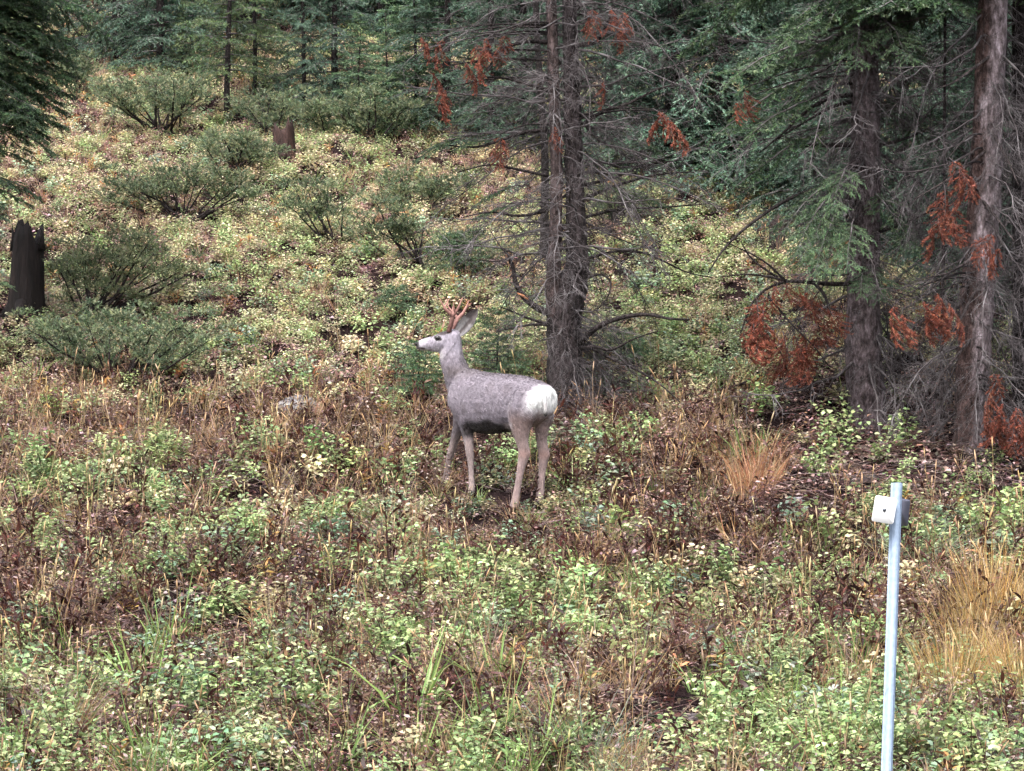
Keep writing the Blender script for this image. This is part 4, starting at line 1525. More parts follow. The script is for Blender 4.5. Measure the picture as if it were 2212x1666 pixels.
    # ears: cupped leaves
    def ear(base, tip, wid, y0, y1, cup):
        n, m = 9, 12
        b, e = V3(*base, y0), V3(*tip, y1)
        d = e - b
        ln = np.linalg.norm(d)
        d = d / ln
        sd_ = np.cross(d, [0, -1, 0])
        sd_ /= np.linalg.norm(sd_)
        nn = np.cross(sd_, d)
        v, cc = [], []
        for layer in (0, 1):
            for i in range(m):
                u = i / (m - 1)
                w = wid * (math.sin(math.pi * min(1, (u * .80 + .18))) ** .75) * (1 if u < .98 else .3)
                for j in range(n):
                    q = 2 * j / (n - 1) - 1
                    p = b + d * ln * u + sd_ * q * w + nn * (cup * (1 - q * q) * w * (1 if cup else 0)) * -1 - nn * (.006 if layer else 0)
                    v.append(p)
                    rim = abs(q) > .82 or u > .93
                    if layer == 0:
                        cc.append((.040, .034, .035) if rim else ((.26, .245, .245) if q < -.05 and u < .55 else (.085, .07, .07)) if not (q > .35 and u < .5) else (.18, .17, .175))
                    else:
                        cc.append((.095, .085, .088))
        f = []
        N_ = n * m
        for i in range(m - 1):
            for j in range(n - 1):
                a_ = i * n + j
                f += [(a_, a_ + 1, a_ + n + 1), (a_, a_ + n + 1, a_ + n)]
                k = a_ + N_
                f += [(k, k + n + 1, k + 1), (k, k + n, k + n + 1)]
        for i in range(m - 1):
            for j in (0, n - 1):
                a_ = i * n + j
                f += [(a_, a_ + n, a_ + N_ + n), (a_, a_ + N_ + n, a_ + N_)]
        mb = MB()
        mb.add(v, f, np.array(cc))
        return obj("ear", mb.mesh("ear", M_COAT, True), t)
    ear((986, 716), (1031, 661), .056, .225, .20, .55)
    ear((982, 712), (1014, 668), .040, .31, .40, .55)

    # antlers: one continuous mesh each
    def antler(paths):
        L2 = Loft()
        for pth, r0, r1 in paths:
            P = dense([list(V3(*p)) for p in pth], 4)
            rr = np.linspace(r0, r1, len(P))
            tg = np.gradient(P, axis=0)
            st_ = []
            for p, g, r in zip(P, tg, rr):
                g = g / np.linalg.norm(g)
                u = np.cross(g, [0, 1, .1])
                u /= np.linalg.norm(u)
                st_.append((p, u * r, np.cross(g, u) * r))
            L2.add(st_, 8)
        mm = bpy.data.meshes.new("a")
        mm.from_pydata(np.concatenate(L2.v).tolist(), [], L2.f)
        oo = bpy.data.objects.new("a", mm)
        COL.objects.link(oo)
        r_ = oo.modifiers.new("r", 'REMESH')
        r_.mode = 'VOXEL'
        r_.voxel_size = .0035
        s_ = oo.modifiers.new("s", 'SMOOTH')
        s_.iterations = 3
        m2 = bpy.data.meshes.new_from_object(oo.evaluated_get(bpy.context.evaluated_depsgraph_get()))
        bpy.data.objects.remove(oo)
        k = len(m2.vertices)
        q = np.empty(k * 3, np.float32)
        m2.vertices.foreach_get("co", q)
        zz = q.reshape(-1, 3)[:, 2]
        lo, hi = zz.min(), zz.max()
        f_ = np.clip((zz - lo) / (hi - lo), 0, 1)[:, None]
        cc = np.array([.38, .28, .30]) * np.clip(1 - f_ * 2, 0, 1) + np.array([1.15, 1.1, 1.15]) * (np.clip(f_ * 2, 0, 1) - np.clip(f_ * 2 - 1, 0, 1)) + np.array([1.8, 1.75, 1.7]) * np.clip(f_ * 2 - 1, 0, 1)
        a_ = m2.attributes.get("Col") or m2.attributes.new("Col", 'FLOAT_COLOR', 'POINT')
        a_.data.foreach_set("color", np.concatenate([cc, np.ones((k, 1))], 1).astype(np.float32).ravel())
        m2.polygons.foreach_set("use_smooth", np.ones(len(m2.polygons), dtype=bool))
        m2.materials.clear()
        m2.materials.append(M_ANTLER)
        obj("antler", m2, t)
    yn, yf = .225, .305
    antler([([(967, 711, yn), (971, 700, yn - .01), (975, 684, yn - .03), (976, 674, yn - .04)], .020, .017),
            ([(976, 676, yn - .04), (966, 667, yn - .06), (959, 661, yn - .07), (958, 655, yn - .07)], .016, .013),
            ([(958, 656, yn - .07), (952, 648, yn - .08), (947.5, 638, yn - .08)], .010, .003),
            ([(959, 657, yn - .07), (964, 650, yn - .05), (966, 643, yn - .04), (969, 638, yn - .03)], .0095, .003),
            ([(976, 676, yn - .04), (983, 669, yn - .05), (988, 661, yn - .06), (993, 650, yn - .07), (998, 637, yn - .07)], .016, .005),
            ([(982, 670, yn - .05), (980, 662, yn - .07), (978, 655, yn - .08), (980, 647, yn - .08)], .010, .003)])
    antler([([(974, 710, yf), (978, 698, yf + .01), (983, 685, yf + .03), (988, 676, yf + .05)], .020, .017),
            ([(987, 678, yf + .05), (980, 669, yf + .06), (972, 659, yf + .07), (966, 652, yf + .08), (964, 644, yf + .08)], .014, .004),
            ([(975, 663, yf + .07), (976, 655, yf + .09), (975, 649, yf + .10)], .009, .003),
            ([(988, 677, yf + .05), (997, 667, yf + .07), (1003, 656, yf + .09), (1008, 646, yf + .10), (1010, 636, yf + .11)], .016, .005),
            ([(1004, 655, yf + .09), (1011, 648, yf + .12), (1017, 641, yf + .13)], .009, .003)])

    # eye, nose pad, hooves, tail
    def ball(name, c_, r_, mat):
        mb = MB()
        n, m = 10, 7
        v, f = [], []
        for i in range(m + 1):
            ph = math.pi * i / m
            for j in range(n):
                th = 2 * math.pi * j / n
                v.append(np.array(c_) + np.array(r_) * [math.sin(ph) * math.cos(th), math.sin(ph) * math.sin(th), math.cos(ph)])
        for i in range(m):
            for j in range(n):
                a_, b_ = i * n + j, i * n + (j + 1) % n
                f += [(a_, a_ + n, b_ + n), (a_, b_ + n, b_)]
        mb.add(v, f, (1, 1, 1))
        return obj(name, mb.mesh(name, mat, True), t)
    ball("eye", V3(943.5, 724.5, .2035), (.023, .012, .0185), M_BLACK)
    ball("eye", V3(943.5, 724.5, .322), (.023, .012, .0185), M_BLACK)
    ball("nose", V3(896.8, 736.5, .266), (.0125, .027, .018), M_BLACK)

    def hoof(vx_, vy_, y):
        mb = MB()
        for sgn in (-1, 1):
            c_ = V3(vx_, vy_, y + sgn * .013)
            mb.tube([c_ + [.012, 0, .035], c_ + [.004, 0, .012], c_ + [-.010, 0, -.022]], [.014, .017, .013], 7, (1, 1, 1))
        obj("hoof", mb.mesh("hoof", M_BLACK, True), t)
    hoof(1015, 1069, .105)
    hoof(953, 1045, .50)
    hoof(1108, 1103, -.25)
    hoof(1161, 1089, -.12)
    tb = MB()
    P = [V3(1170, 852, -.315), V3(1174.5, 864, -.358), V3(1177, 878, -.368), V3(1178, 893, -.362), V3(1177.5, 906, -.350)]
    tb.tube(dense([list(p) for p in P], 3), np.interp(np.linspace(0, 1, 13), [0, .3, .7, .9, 1], [.013, .015, .015, .018, .004]), 8, (1, 1, 1))
    v = tb.arrays()[0][0]
    k = np.clip((.70 - v[:, 2]) / .03, 0, 1)[:, None]
    tb.c = [np.array([.42, .40, .40]) * (1 - k) + np.array([.03, .024, .024]) * k]
    obj("tail", tb.mesh("tail", M_COAT, True), t)


build_deer()


# ------------------------------------------------------------------ the marker post
def build_post():
    d = 16.3
    s = 1 / ppm(d)
    base = at(1912, 1800, d)
    top = at(1938.5, 1043, d)
    gzv = float(gz(base.x, base.y))
    dirv = (top - base).normalized()
    foot = base + dirv * ((gzv - .25 - base.z) / dirv.z)
    t = thing("marker_post", foot, "galvanised steel roadside marker post with a small white plate", "post")
    H = (top - foot).length
    R = aim(Vector((0, 0, 0)), (1, 0, 0))
    # hat-channel post: a folded profile swept upward
    w = 25 * s
    prof = [(-.5 * w, .012), (-.36 * w, .012), (-.28 * w, -.014), (.22 * w, -.020), (.34 * w, .006), (.5 * w, .010),
            (.5 * w, .014), (.32 * w, .011), (.19 * w, -.015), (-.26 * w, -.009), (-.345 * w, .016), (-.5 * w, .016)]
    n = len(prof)
    rot = math.radians(8)
    pr = [(x * math.cos(rot) - y * math.sin(rot), x * math.sin(rot) + y * math.cos(rot)) for x, y in prof]
    ex = (top - foot) / H
    v, f = [], []
    for i in range(2):
        for x, y in pr:
            p = ex * (H * i)
            v.append((p.x + x, p.y + y, p.z))
    for j in range(n):
        a, b = j, (j + 1) % n
        f += [(a, b, b + n), (a, b + n, a + n)]
    for j in range(n // 2 - 1):
        for o_ in (0, n):
            a, b, c_, d_ = j, j + 1, n - 2 - j, n - 1 - j
            f += [(o_ + a, o_ + b, o_ + c_), (o_ + a, o_ + c_, o_ + d_)]
    mb = MB()
    mb.add(v, f, (1, 1, 1))
    obj("post_channel", mb.mesh("post_channel", M_GALV), t)

    def plate(ctr, w_, h_, roll, tilt, turn, thick, mat, name):
        """A flat rounded plate: rolled in its plane, leaning back by tilt, turned about the post."""
        Rm = Matrix.Rotation(turn, 4, 'Z') @ Matrix.Rotation(-tilt, 4, 'X') @ Matrix.Rotation(roll, 4, 'Y')
        c = [Vector(ctr) - foot + (Rm @ Vector((a_ * w_ / 2, 0, b_ * h_ / 2))) for a_, b_ in ((-1, 1), (1, 1), (1, -1), (-1, -1))]
        nv = (c[1] - c[0]).cross(c[3] - c[0]).normalized()
        pts = []
        for i in range(4):
            p0, p1, p2 = c[(i - 1) % 4], c[i], c[(i + 1) % 4]
            r = .014
            a, b = p1 + (p0 - p1).normalized() * r, p1 + (p2 - p1).normalized() * r
            for k in range(5):
                u = k / 4
                pts.append(a * (1 - u) ** 2 + p1 * 2 * u * (1 - u) + b * u * u)
        m = len(pts)
        v = [p + nv * thick * .5 for p in pts] + [p - nv * thick * .5 for p in pts]
        f = []
        for i in range(1, m - 1):
            f += [(0, i, i + 1), (m, m + i + 1, m + i)]
        for i in range(m):
            j = (i + 1) % m
            f += [(i, m + i, m + j), (i, m + j, j)]
        q = MB()
        q.add(np.array([tuple(p) for p in v]), f, (1, 1, 1))
        return obj(name, q.mesh(name, mat), t), nv
    dp = d - .045
    pl, nv = plate(at(1910.4, 1101.5, dp), 47.5 * s, 58.5 * s, math.radians(9.5), math.radians(14), math.radians(-6), .003, M_WHITE, "white_plate")
    pl["label"] = "small white rounded plate on the face of the post"
    bc = at(1910.3, 1102, dp - .004) - foot
    bo = MB()
    bo.tube([bc + Vector((0, .02, 0)), bc + Vector((0, -.006, 0))], [.0095, .0095], 8, (1, 1, 1))
    bolt = obj("bolt", bo.mesh("bolt", M_BOLT), pl)
    p2, _ = plate(at(1948, 1106, d + .045), 47 * s, 58 * s, math.radians(6), math.radians(-4), math.radians(42), .003, M_GREYPLATE, "rear_plate")
    p2["label"] = "bare grey back of a second plate fixed behind the post"


build_post()

# ------------------------------------------------------------------ undergrowth plants
SNOW = [(.23, .32, .13), (.32, .41, .18), (.44, .51, .27), (.19, .28, .12), (.39, .44, .21)]
SNOWY = [(.48, .46, .26), (.56, .52, .34), (.44, .45, .24), (.49, .41, .26)]
BLUEG = [(.16, .25, .15), (.22, .31, .20), (.30, .38, .27)]
MAROON = [(.045, .018, .016), (.07, .026, .022), (.10, .038, .028), (.030, .014, .013), (.12, .06, .04)]
STRAW = [(.40, .28, .15), (.50, .37, .21), (.33, .21, .11), (.28, .17, .09)]
MAUVE = [(.31, .21, .185), (.25, .165, .145), (.42, .31, .28), (.18, .11, .10), (.36, .24, .17)]
GOLD = [(.42, .25, .075), (.50, .31, .11), (.34, .20, .065), (.42, .30, .14)]
RUSSET = [(.36, .17, .085), (.42, .22, .12), (.30, .13, .07), (.46, .30, .17)]
GRASS = [(.15, .24, .065), (.20, .29, .09), (.26, .33, .12), (.12, .19, .06)]
GLAUC = [(.22, .28, .20), (.28, .33, .25), (.18, .25, .17)]


def p_leafy(cols, h=.36, stems=6, leaves=18, ll=.040, lw=.028, spread=.55, stemcol=(.07, .045, .035)):
    lv, wd = MB(), MB()
    for i in range(stems):
        az = RG.uniform(0, 6.28)
        L = h * RG.uniform(.6, 1.15)
        d = np.array([math.cos(az) * spread * RG.uniform(.3, 1), math.sin(az) * spread * RG.uniform(.3, 1), 1])
        pts = twig_curve(np.array([RG.normal(0, .03), RG.normal(0, .03), -.02]), d, L, 5, .15, .04)
        wd.tube(pts, [.0035, .003, .0024, .0018, .001], 3, stemcol, cap=False)
        pos, dr, up = [], [], []
        for j in range(leaves):
            s = .25 + .74 * (j + RG.random() * .7) / leaves
            p, tg = along(pts, min(s, .999))
            # leaves sit in pairs on short side twigs
            a = RG.uniform(0, 6.28)
            off = np.array([math.cos(a), math.sin(a), RG.uniform(-.1, .5)])
            q = p + off * RG.uniform(.0, .085) * (1.15 - s * .6)
            pos.append(q)
            dr.append(np.array([math.cos(a), math.sin(a), RG.normal(.05, .35)]))
            up.append(np.array([RG.normal(0, .45), RG.normal(0, .45) - .15, 1]))
        k = len(pos)
        lv.leaves(np.array(pos), np.array(dr), np.array(up), ll * RG.uniform(.65, 1.2, k), lw * RG.uniform(.7, 1.15, k), mixcol(cols, k, .16))
    return lv, wd


def p_lance(cols, h=.42, stems=3, leaves=16, ll=.085, lw=.019, stemcol=(.08, .03, .025)):
    lv, wd = MB(), MB()
    for i in range(stems):
        az = RG.uniform(0, 6.28)
        L = h * RG.uniform(.6, 1.1)
        pts = twig_curve(np.array([RG.normal(0, .04), RG.normal(0, .04), -.02]), np.array([math.cos(az) * .2, math.sin(az) * .2, 1]), L, 4, .05, .03)
        wd.tube(pts, [.004, .0035, .003, .0015], 3, stemcol, cap=False)
        pos, dr, up = [], [], []
        for j in range(leaves):
            s = .2 + .79 * j / leaves
            p, tg = along(pts, s)
            a = j * 2.4 + RG.normal(0, .3)
            pos.append(p)
            dr.append(np.array([math.cos(a), math.sin(a), RG.normal(.45, .5)]))
            up.append(np.array([RG.normal(0, .4), RG.normal(0, .4), 1]))
        k = len(pos)
        lv.leaves(np.array(pos), np.array(dr), np.array(up), ll * RG.uniform(.6, 1.15, k), lw * RG.uniform(.7, 1.3, k), mixcol(cols, k, .25), fold=.3)
    return lv, wd


def p_grass(cols, h=.30, n=34, wd=.0045, lean=.45, bend=.35, r=.05):
    mb = MB()
    az = RG.uniform(0, 6.28, n)
    q = RG.random(n) ** .5
    pos = np.stack([np.cos(az) * q * r, np.sin(az) * q * r, np.full(n, -.02)], 1)
    d = np.stack([np.cos(az) * lean * q + RG.normal(0, .12, n), np.sin(az) * lean * q + RG.normal(0, .12, n), np.ones(n)], 1)
    mb.blades(pos, d, h * RG.uniform(.5, 1.15, n), wd * RG.uniform(.6, 1.3, n), bend * RG.uniform(0, 1.4, n), mixcol(cols, n, .2))
    return mb, None


def p_stalk(cols, h=.55, n=4, head=True):
    mb = MB()
    for i in range(n):
        az = RG.uniform(0, 6.28)
        L = h * RG.uniform(.6, 1.15)
        c = mixcol(cols, 1, .15)[0]
        pts = twig_curve(np.array([RG.normal(0, .05), RG.normal(0, .05), -.02]), np.array([math.cos(az) * RG.uniform(0, .35), math.sin(az) * RG.uniform(0, .35), 1]), L, 6, RG.uniform(-.05, .35), .015)
        mb.tube(pts, np.linspace(.0026, .0014, 6), 3, c, cap=False)
        if head:
            d = pts[-1] - pts[-2]
            d /= np.linalg.norm(d)
            q = RG.uniform(.04, .075)
            mb.tube([pts[-1] - d * .01, pts[-1] + d * q * .4, pts[-1] + d * q], [.003, .0055, .0015], 5, c * 1.15)
    return mb, None


def p_litter(cols, n=26, r=.22, ll=.055, lw=.028, twigs=5):
    mb = MB()
    pos = np.stack([RG.normal(0, r * .6, n), RG.normal(0, r * .6, n), RG.uniform(.0, .05, n)], 1)
    a = RG.uniform(0, 6.28, n)
    d = np.stack([np.cos(a), np.sin(a), RG.normal(0, .35, n)], 1)
    up = np.stack([RG.normal(0, .5, n), RG.normal(0, .5, n), np.ones(n)], 1)
    mb.leaves(pos, d, up, ll * RG.uniform(.5, 1.2, n), lw * RG.uniform(.5, 1.2, n), mixcol(cols, n, .25), fold=.4)
    for i in range(twigs):
        a = RG.uniform(0, 6.28)
        p = np.array([RG.normal(0, r * .6), RG.normal(0, r * .6), .02])
        mb.tube(twig_curve(p, np.array([math.cos(a), math.sin(a), RG.uniform(0, .4)]), RG.uniform(.1, .3), 4, .1, .05), [.004, .003, .002, .001], 3, mixcol(MAUVE, 1)[0] * .6, cap=False)
    return mb, None


SPEC = {
    "leafy": lambda: p_leafy(SNOW, RG.uniform(.26, .40), int(RG.integers(5, 8))),
    "yellow": lambda: p_leafy(SNOWY, RG.uniform(.22, .34), 5, 18),
    "bluish": lambda: p_leafy(BLUEG, RG.uniform(.24, .36), 5, 18, .042, .030),
    "fine": lambda: p_leafy(SNOW + SNOWY[:2], RG.uniform(.15, .24), 7, 14, .030, .021, .9),
    "pinkish": lambda: p_leafy(MAUVE + SNOWY[:1], RG.uniform(.15, .24), 6, 14, .034, .022, .9),
    "maroon": lambda: p_lance(MAROON, RG.uniform(.24, .40), int(RG.integers(2, 5)), int(RG.integers(11, 18))),
    "amber": lambda: p_lance(GOLD + RUSSET, RG.uniform(.2, .3), 2, 13),
    "brownish": lambda: p_leafy(MAUVE + MAROON[:3] + STRAW[2:], RG.uniform(.22, .36), 9, 11, .034, .015, .45, (.13, .08, .065)),
    "straw": lambda: p_grass(STRAW + MAUVE[2:3], RG.uniform(.22, .36), 30, .0036),
    "green": lambda: p_grass(GRASS, RG.uniform(.24, .38), 22, .007, .5, .45),
    "stalk": lambda: p_stalk(STRAW, RG.uniform(.45, .68)),
    "litter": lambda: p_litter(MAUVE + MAROON[:2]),
    "bush": lambda: p_litter(MAUVE + MAROON, 10, .2, .05, .03, 16),
}
STUFF_GROUP = {"leafy_undergrowth": ("pale green leafy ground cover over the whole hillside", "undergrowth", ["leafy", "yellow", "bluish", "fine"]),
               "withered_undergrowth": ("maroon and mauve withered ground cover between the green plants", "undergrowth", ["pinkish", "maroon", "amber", "brownish"]),
               "dry_grass": ("straw-coloured and green grass scattered over the hillside", "grass", ["straw", "green", "stalk"]),
               "leaf_litter": ("dead leaves and twigs lying on the dark soil", "litter", ["litter", "bush"])}
NV = 4
proto = {}
for sp, fn in SPEC.items():
    proto[sp] = []
    for k in range(NV):
        a, b = fn()
        if b is not None:
            a.merge(b)
        proto[sp].append(a)


def fbm(x, y, k, ph):
    v = 0
    for i, (fx, fy) in enumerate(((1, .6), (-.7, 1.1), (1.7, -1.3), (2.3, 2.1), (-3.1, 1.9))):
        v = v + np.sin(k * (fx * x + fy * y) + ph * (i + 1)) / (1 + i * .5)
    return v / 2.6


# scatter points over everything the photograph could see
ys = []
n_pts = 0
PX, PY = [], []
for y0 in np.arange(14.6, 54, .4):
    hw = .166 * (y0 + .2) + 1.4
    dens = np.interp(y0, [14, 24, 34, 45, 54], [70, 66, 74, 62, 30])
    n = int(2 * hw * .4 * dens)
    PX.append(RG.uniform(-hw, hw, n))
    PY.append(RG.uniform(y0, y0 + .4, n))
PX, PY = np.concatenate(PX), np.concatenate(PY)
PZ = gz(PX, PY)
dep = PY * _c + PZ * _s
VX = CX + F_PX * PX / dep
VY = CY - F_PX * (-PY * _s + PZ * _c) / dep
NA = fbm(PX, PY, 1.0, 1.3)
NB = fbm(PX, PY, 2.2, 2.9)
NC = fbm(PX, PY, .7, 4.4)
sm = lambda e0, e1, x: np.clip((x - e0) / (e1 - e0), 0, 1)


def box(x0, x1, y0, y1, e=40):
    return sm(x0 - e, x0 + e, VX) * sm(x1 + e, x1 - e, VX) * sm(y0 - e, y0 + e, VY) * sm(y1 + e, y1 - e, VY)


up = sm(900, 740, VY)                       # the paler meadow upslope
mid = box(-200, 960, 860, 1010, 50) + box(1300, 1700, 860, 960, 40) * .7 + box(960, 1300, 860, 940, 40) * .6         # dry brown band
fg = sm(960, 1060, VY)
bare = np.clip(box(1690, 2300, 985, 1100, 25) + box(1340, 1520, 1500, 1640, 25) * .9 + box(1480, 1760, 1065, 1130, 22) * .8 + box(1030, 1150, 1510, 1570, 20) * .7 + box(1640, 2300, 820, 990, 30) * .65, 0, 1)
lush = box(430, 1000, 560, 760, 70) * .8 + box(1290, 1640, 470, 830, 70) + box(-200, 700, 1450, 1800, 80) * .8 + box(1450, 1900, 1400, 1650, 80) * .6 + box(1030, 1330, 985, 1120, 30) * .9
path = box(-50, 300, 100, 420, 50)
gold = box(2020, 2400, 1230, 1520, 40)
tan = box(700, 1120, 300, 520, 60) * .7 + path
wgt = {
    "brownish": fg * (.62 - .4 * NA) + mid * .8 + up * .15,
    "leafy": up * .25 + fg * (.36 + .75 * NA) + mid * .16 + lush * .55,
    "yellow": up * (.75 + .5 * NB) + fg * .20 + path * .4,
    "bluish": up * .12 + fg * (.06 + .16 * NC) + lush * .45,
    "fine": up * (1.9 + .8 * NA) + lush * .8,
    "pinkish": up * (1.7 + .9 * NC) + mid * .5 + fg * .10 + tan * 1.2,
    "maroon": fg * (.75 - .9 * NA + .5 * NC) + mid * .5 + up * .03,
    "amber": fg * .06 + up * .12 + mid * .1 + path * .3,
    "straw": up * (.35 + .5 * NB) + mid * 1.3 + fg * (.65 + .6 * NB) + gold * .8 + tan * 1.2,
    "green": fg * (.22 + .35 * NC) + lush * .25 + up * .05,
    "stalk": mid * .40 + fg * .26 + up * .04,
    "litter": .35 + bare * .8 + fg * .75 + mid * .3,
    "bush": mid * .35 + bare * .4 + fg * .5,
}
names = list(SPEC)
Wm = np.stack([np.maximum(wgt[k], 0) for k in names], 1)
for i, k in enumerate(names):
    if k not in ("litter", "bush"):
        Wm[:, i] *= (1 - .93 * bare)
keep_p = np.clip(1 - .45 * bare, 0, 1)
Wm /= Wm.sum(1)[:, None]
pick = (np.cumsum(Wm, 1) < RG.random((len(PX), 1))).sum(1).clip(0, len(names) - 1)
scl = RG.uniform(.7, 1.25, len(PX))
scl *= 1 - .22 * up
scl[(VX > 1840) & (VX < 2000) & (PY < 16.5)] *= .5
# short plants in front of the deer's legs, the marker and the trunks' feet
inl = (VX > 930) & (VX < 1215) & (PY > DEER_D - 2.2) & (PY < DEER_D + .8)
scl[inl] *= .78
tallsp = np.isin(pick, [names.index(k) for k in ("stalk", "green", "leafy", "maroon", "straw")])
drop = inl & tallsp & (RG.random(len(PX)) < .12)
ok = (RG.random(len(PX)) < keep_p) & ~drop & ((PY < 44.5) | (RG.random(len(PX)) < .3))
tint = np.ones((len(PX), 3))
tint *= (1 + RG.normal(0, .16, (len(PX), 1))) * (1 + RG.normal(0, .05, (len(PX), 3)))
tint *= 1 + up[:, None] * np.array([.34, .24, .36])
tint = np.clip(tint, .4, 1.4)


def scatter(name, spnames, label, cat):
    coll = bpy.data.collections.new(name + "_plants")
    idx_of = {}
    k = 0
    for sp in spnames:
        for v in range(NV):
            o = bpy.data.objects.new("%02d_plant" % k, proto[sp][v].mesh("plant", M_LEAF_I))
            coll.objects.link(o)
            idx_of[(sp, v)] = k
            k += 1
    sel = np.zeros(len(PX), bool)
    for sp in spnames:
        sel |= pick == names.index(sp)
    sel &= ok
    ii = np.nonzero(sel)[0]
    me = bpy.data.meshes.new(name)
    me.vertices.add(len(ii))
    me.vertices.foreach_set("co", np.stack([PX[ii], PY[ii], PZ[ii]], 1).astype(np.float32).ravel())
    va = RG.integers(0, NV, len(ii))
    a = me.attributes.new("idx", 'INT', 'POINT')
    a.data.foreach_set("value", np.array([idx_of[(names[pick[i]], v)] for i, v in zip(ii, va)], np.int32))
    a = me.attributes.new("rot", 'FLOAT_VECTOR', 'POINT')
    rot = np.stack([RG.normal(0, .12, len(ii)), RG.normal(0, .12, len(ii)), RG.uniform(0, 6.28, len(ii))], 1)
    a.data.foreach_set("vector", rot.astype(np.float32).ravel())
    a = me.attributes.new("scl", 'FLOAT', 'POINT')
    a.data.foreach_set("value", scl[ii].astype(np.float32))
    a = me.attributes.new("tint", 'FLOAT_COLOR', 'POINT')
    a.data.foreach_set("color", np.concatenate([tint[ii], np.ones((len(ii), 1))], 1).astype(np.float32).ravel())
    me.update()
    o = obj(name, me)
    tag(o, label, cat, None, "stuff")
    ng = bpy.data.node_groups.new(name, 'GeometryNodeTree')
    ng.interface.new_socket("Geometry", in_out='INPUT', socket_type='NodeSocketGeometry')
    ng.interface.new_socket("Geometry", in_out='OUTPUT', socket_type='NodeSocketGeometry')
    N, L = ng.nodes, ng.links
    gi, go = N.new("NodeGroupInput"), N.new("NodeGroupOutput")
    ip = N.new("GeometryNodeInstanceOnPoints")
    ci = N.new("GeometryNodeCollectionInfo")
    ci.inputs["Collection"].default_value = coll
    ci.inputs["Separate Children"].default_value = True
    ci.inputs["Reset Children"].default_value = True

    def na(nm, ty):
        q = N.new("GeometryNodeInputNamedAttribute")
        q.data_type = ty
        q.inputs["Name"].default_value = nm
        return q.outputs["Attribute"]
    L.new(gi.outputs[0], ip.inputs["Points"])
    L.new(ci.outputs[0], ip.inputs["Instance"])
    ip.inputs["Pick Instance"].default_value = True
    L.new(na("idx", 'INT'), ip.inputs["Instance Index"])
    L.new(na("rot", 'FLOAT_VECTOR'), ip.inputs["Rotation"])
    L.new(na("scl", 'FLOAT'), ip.inputs["Scale"])
    L.new(ip.outputs[0], go.inputs[0])
    md = o.modifiers.new("scatter", 'NODES')
    md.node_group = ng
    print("scatter", name, len(ii))


for nm, (lb, ct, sps) in STUFF_GROUP.items():
    scatter(nm, sps, lb, ct)

# ------------------------------------------------------------------ single plants of the foreground that can be told apart
def plant_meshes(pair):
    a, b = pair
    return a.mesh("leaves", M_LEAF), (b.mesh("stems", M_LEAF) if b is not None else None)


LEAFY = [plant_meshes(p_leafy(SNOW, h, 7, 22, .045, .031)) for h in (.34, .40, .46, .38, .42)]
YELL = [plant_meshes(p_leafy(SNOWY + GOLD[:1], h, 5, 16, .040, .028)) for h in (.26, .30)]
MAR = [plant_meshes(p_lance(MAROON, h, 3, 18)) for h in (.40, .46, .36)]
GRN = [plant_meshes(p_grass(GRASS, h, 26, .010, .45, .5, .07)) for h in (.46, .52, .42)]
GLC = [plant_meshes(p_grass(GLAUC + GRASS[1:2], h, 90, .0045, .75, .5, .10)) for h in (.42, .36)]
GLD = [plant_meshes(p_grass(GOLD + STRAW[:2], h, 90, .0042, .35, .18, .14)) for h in (.55, .48, .60)]
RUS = [plant_meshes(p_grass(RUSSET + STRAW[:1], h, 80, .0045, .35, .2, .12)) for h in (.36, .42)]
DRY = [plant_meshes(p_grass(STRAW + MAUVE[:2], h, 70, .0045, .7, .7, .10)) for h in (.34, .40)]


def plant(meshes, vx, vy, label, cat, group, name, sc=1.0, parts=("leaves", "stems")):
    me, st = meshes[int(RG.integers(0, len(meshes)))]
    b = on_ground(vx, vy)
    if st is None:
        t = thing(name, b, label, cat, group)
        obj("blades", me, t)
    else:
        t = thing(name, b, label, cat, group)
        s = obj(parts[1], st, t)
        obj(parts[0], me, t)
    t.rotation_euler = (RG.normal(0, .06), RG.normal(0, .06), RG.uniform(0, 6.28))
    t.scale = (sc, sc, sc * RG.uniform(.9, 1.15))
    return t


LAND = [((1112, 1100), "the deer's hind legs"), ((1018, 1066), "the deer's front legs"), ((1917, 1660), "the marker post"), ((610, 1585), "the lilac-grey stone"), ((1030, 1590), "the bleached broken wood"),
        ((1270, 1640), "the spiky blue-green tussock"), ((2130, 1450), "the golden grass patch"), ((50, 1560), "the dusky stone"), ((1610, 1030), "the reddish grass patch"), ((1102, 1470), "the dark olive grass clump"),
        ((1480, 1560), "the damp wood chunk"), ((1985, 1225), "the tussock behind the marker post"), ((560, 1150), "the drooping straw tussock"), ((640, 888), "the pale lichened rock"), ((1724, 1082), "the flat pale stone"), ((105, 1640), "the hazy grass tussock"),
        ((1835, 1650), "the bright yellow-leaved plant")]


def where(vx, vy):
    """Names the spot by the nearest thing one can find."""
    b = on_ground(vx, vy)
    best = min(LAND, key=lambda l: math.hypot(l[0][0] - vx, (l[0][1] - vy) * 1.4))
    dx, dy = vx - best[0][0], vy - best[0][1]
    far = math.hypot(dx, dy * 1.4)
    if far < 130:
        return "close beside " + best[1]
    return ("downslope of " if dy > .45 * abs(dx) else "upslope of " if dy < -.45 * abs(dx) else "farther along the slope from ") + best[1]


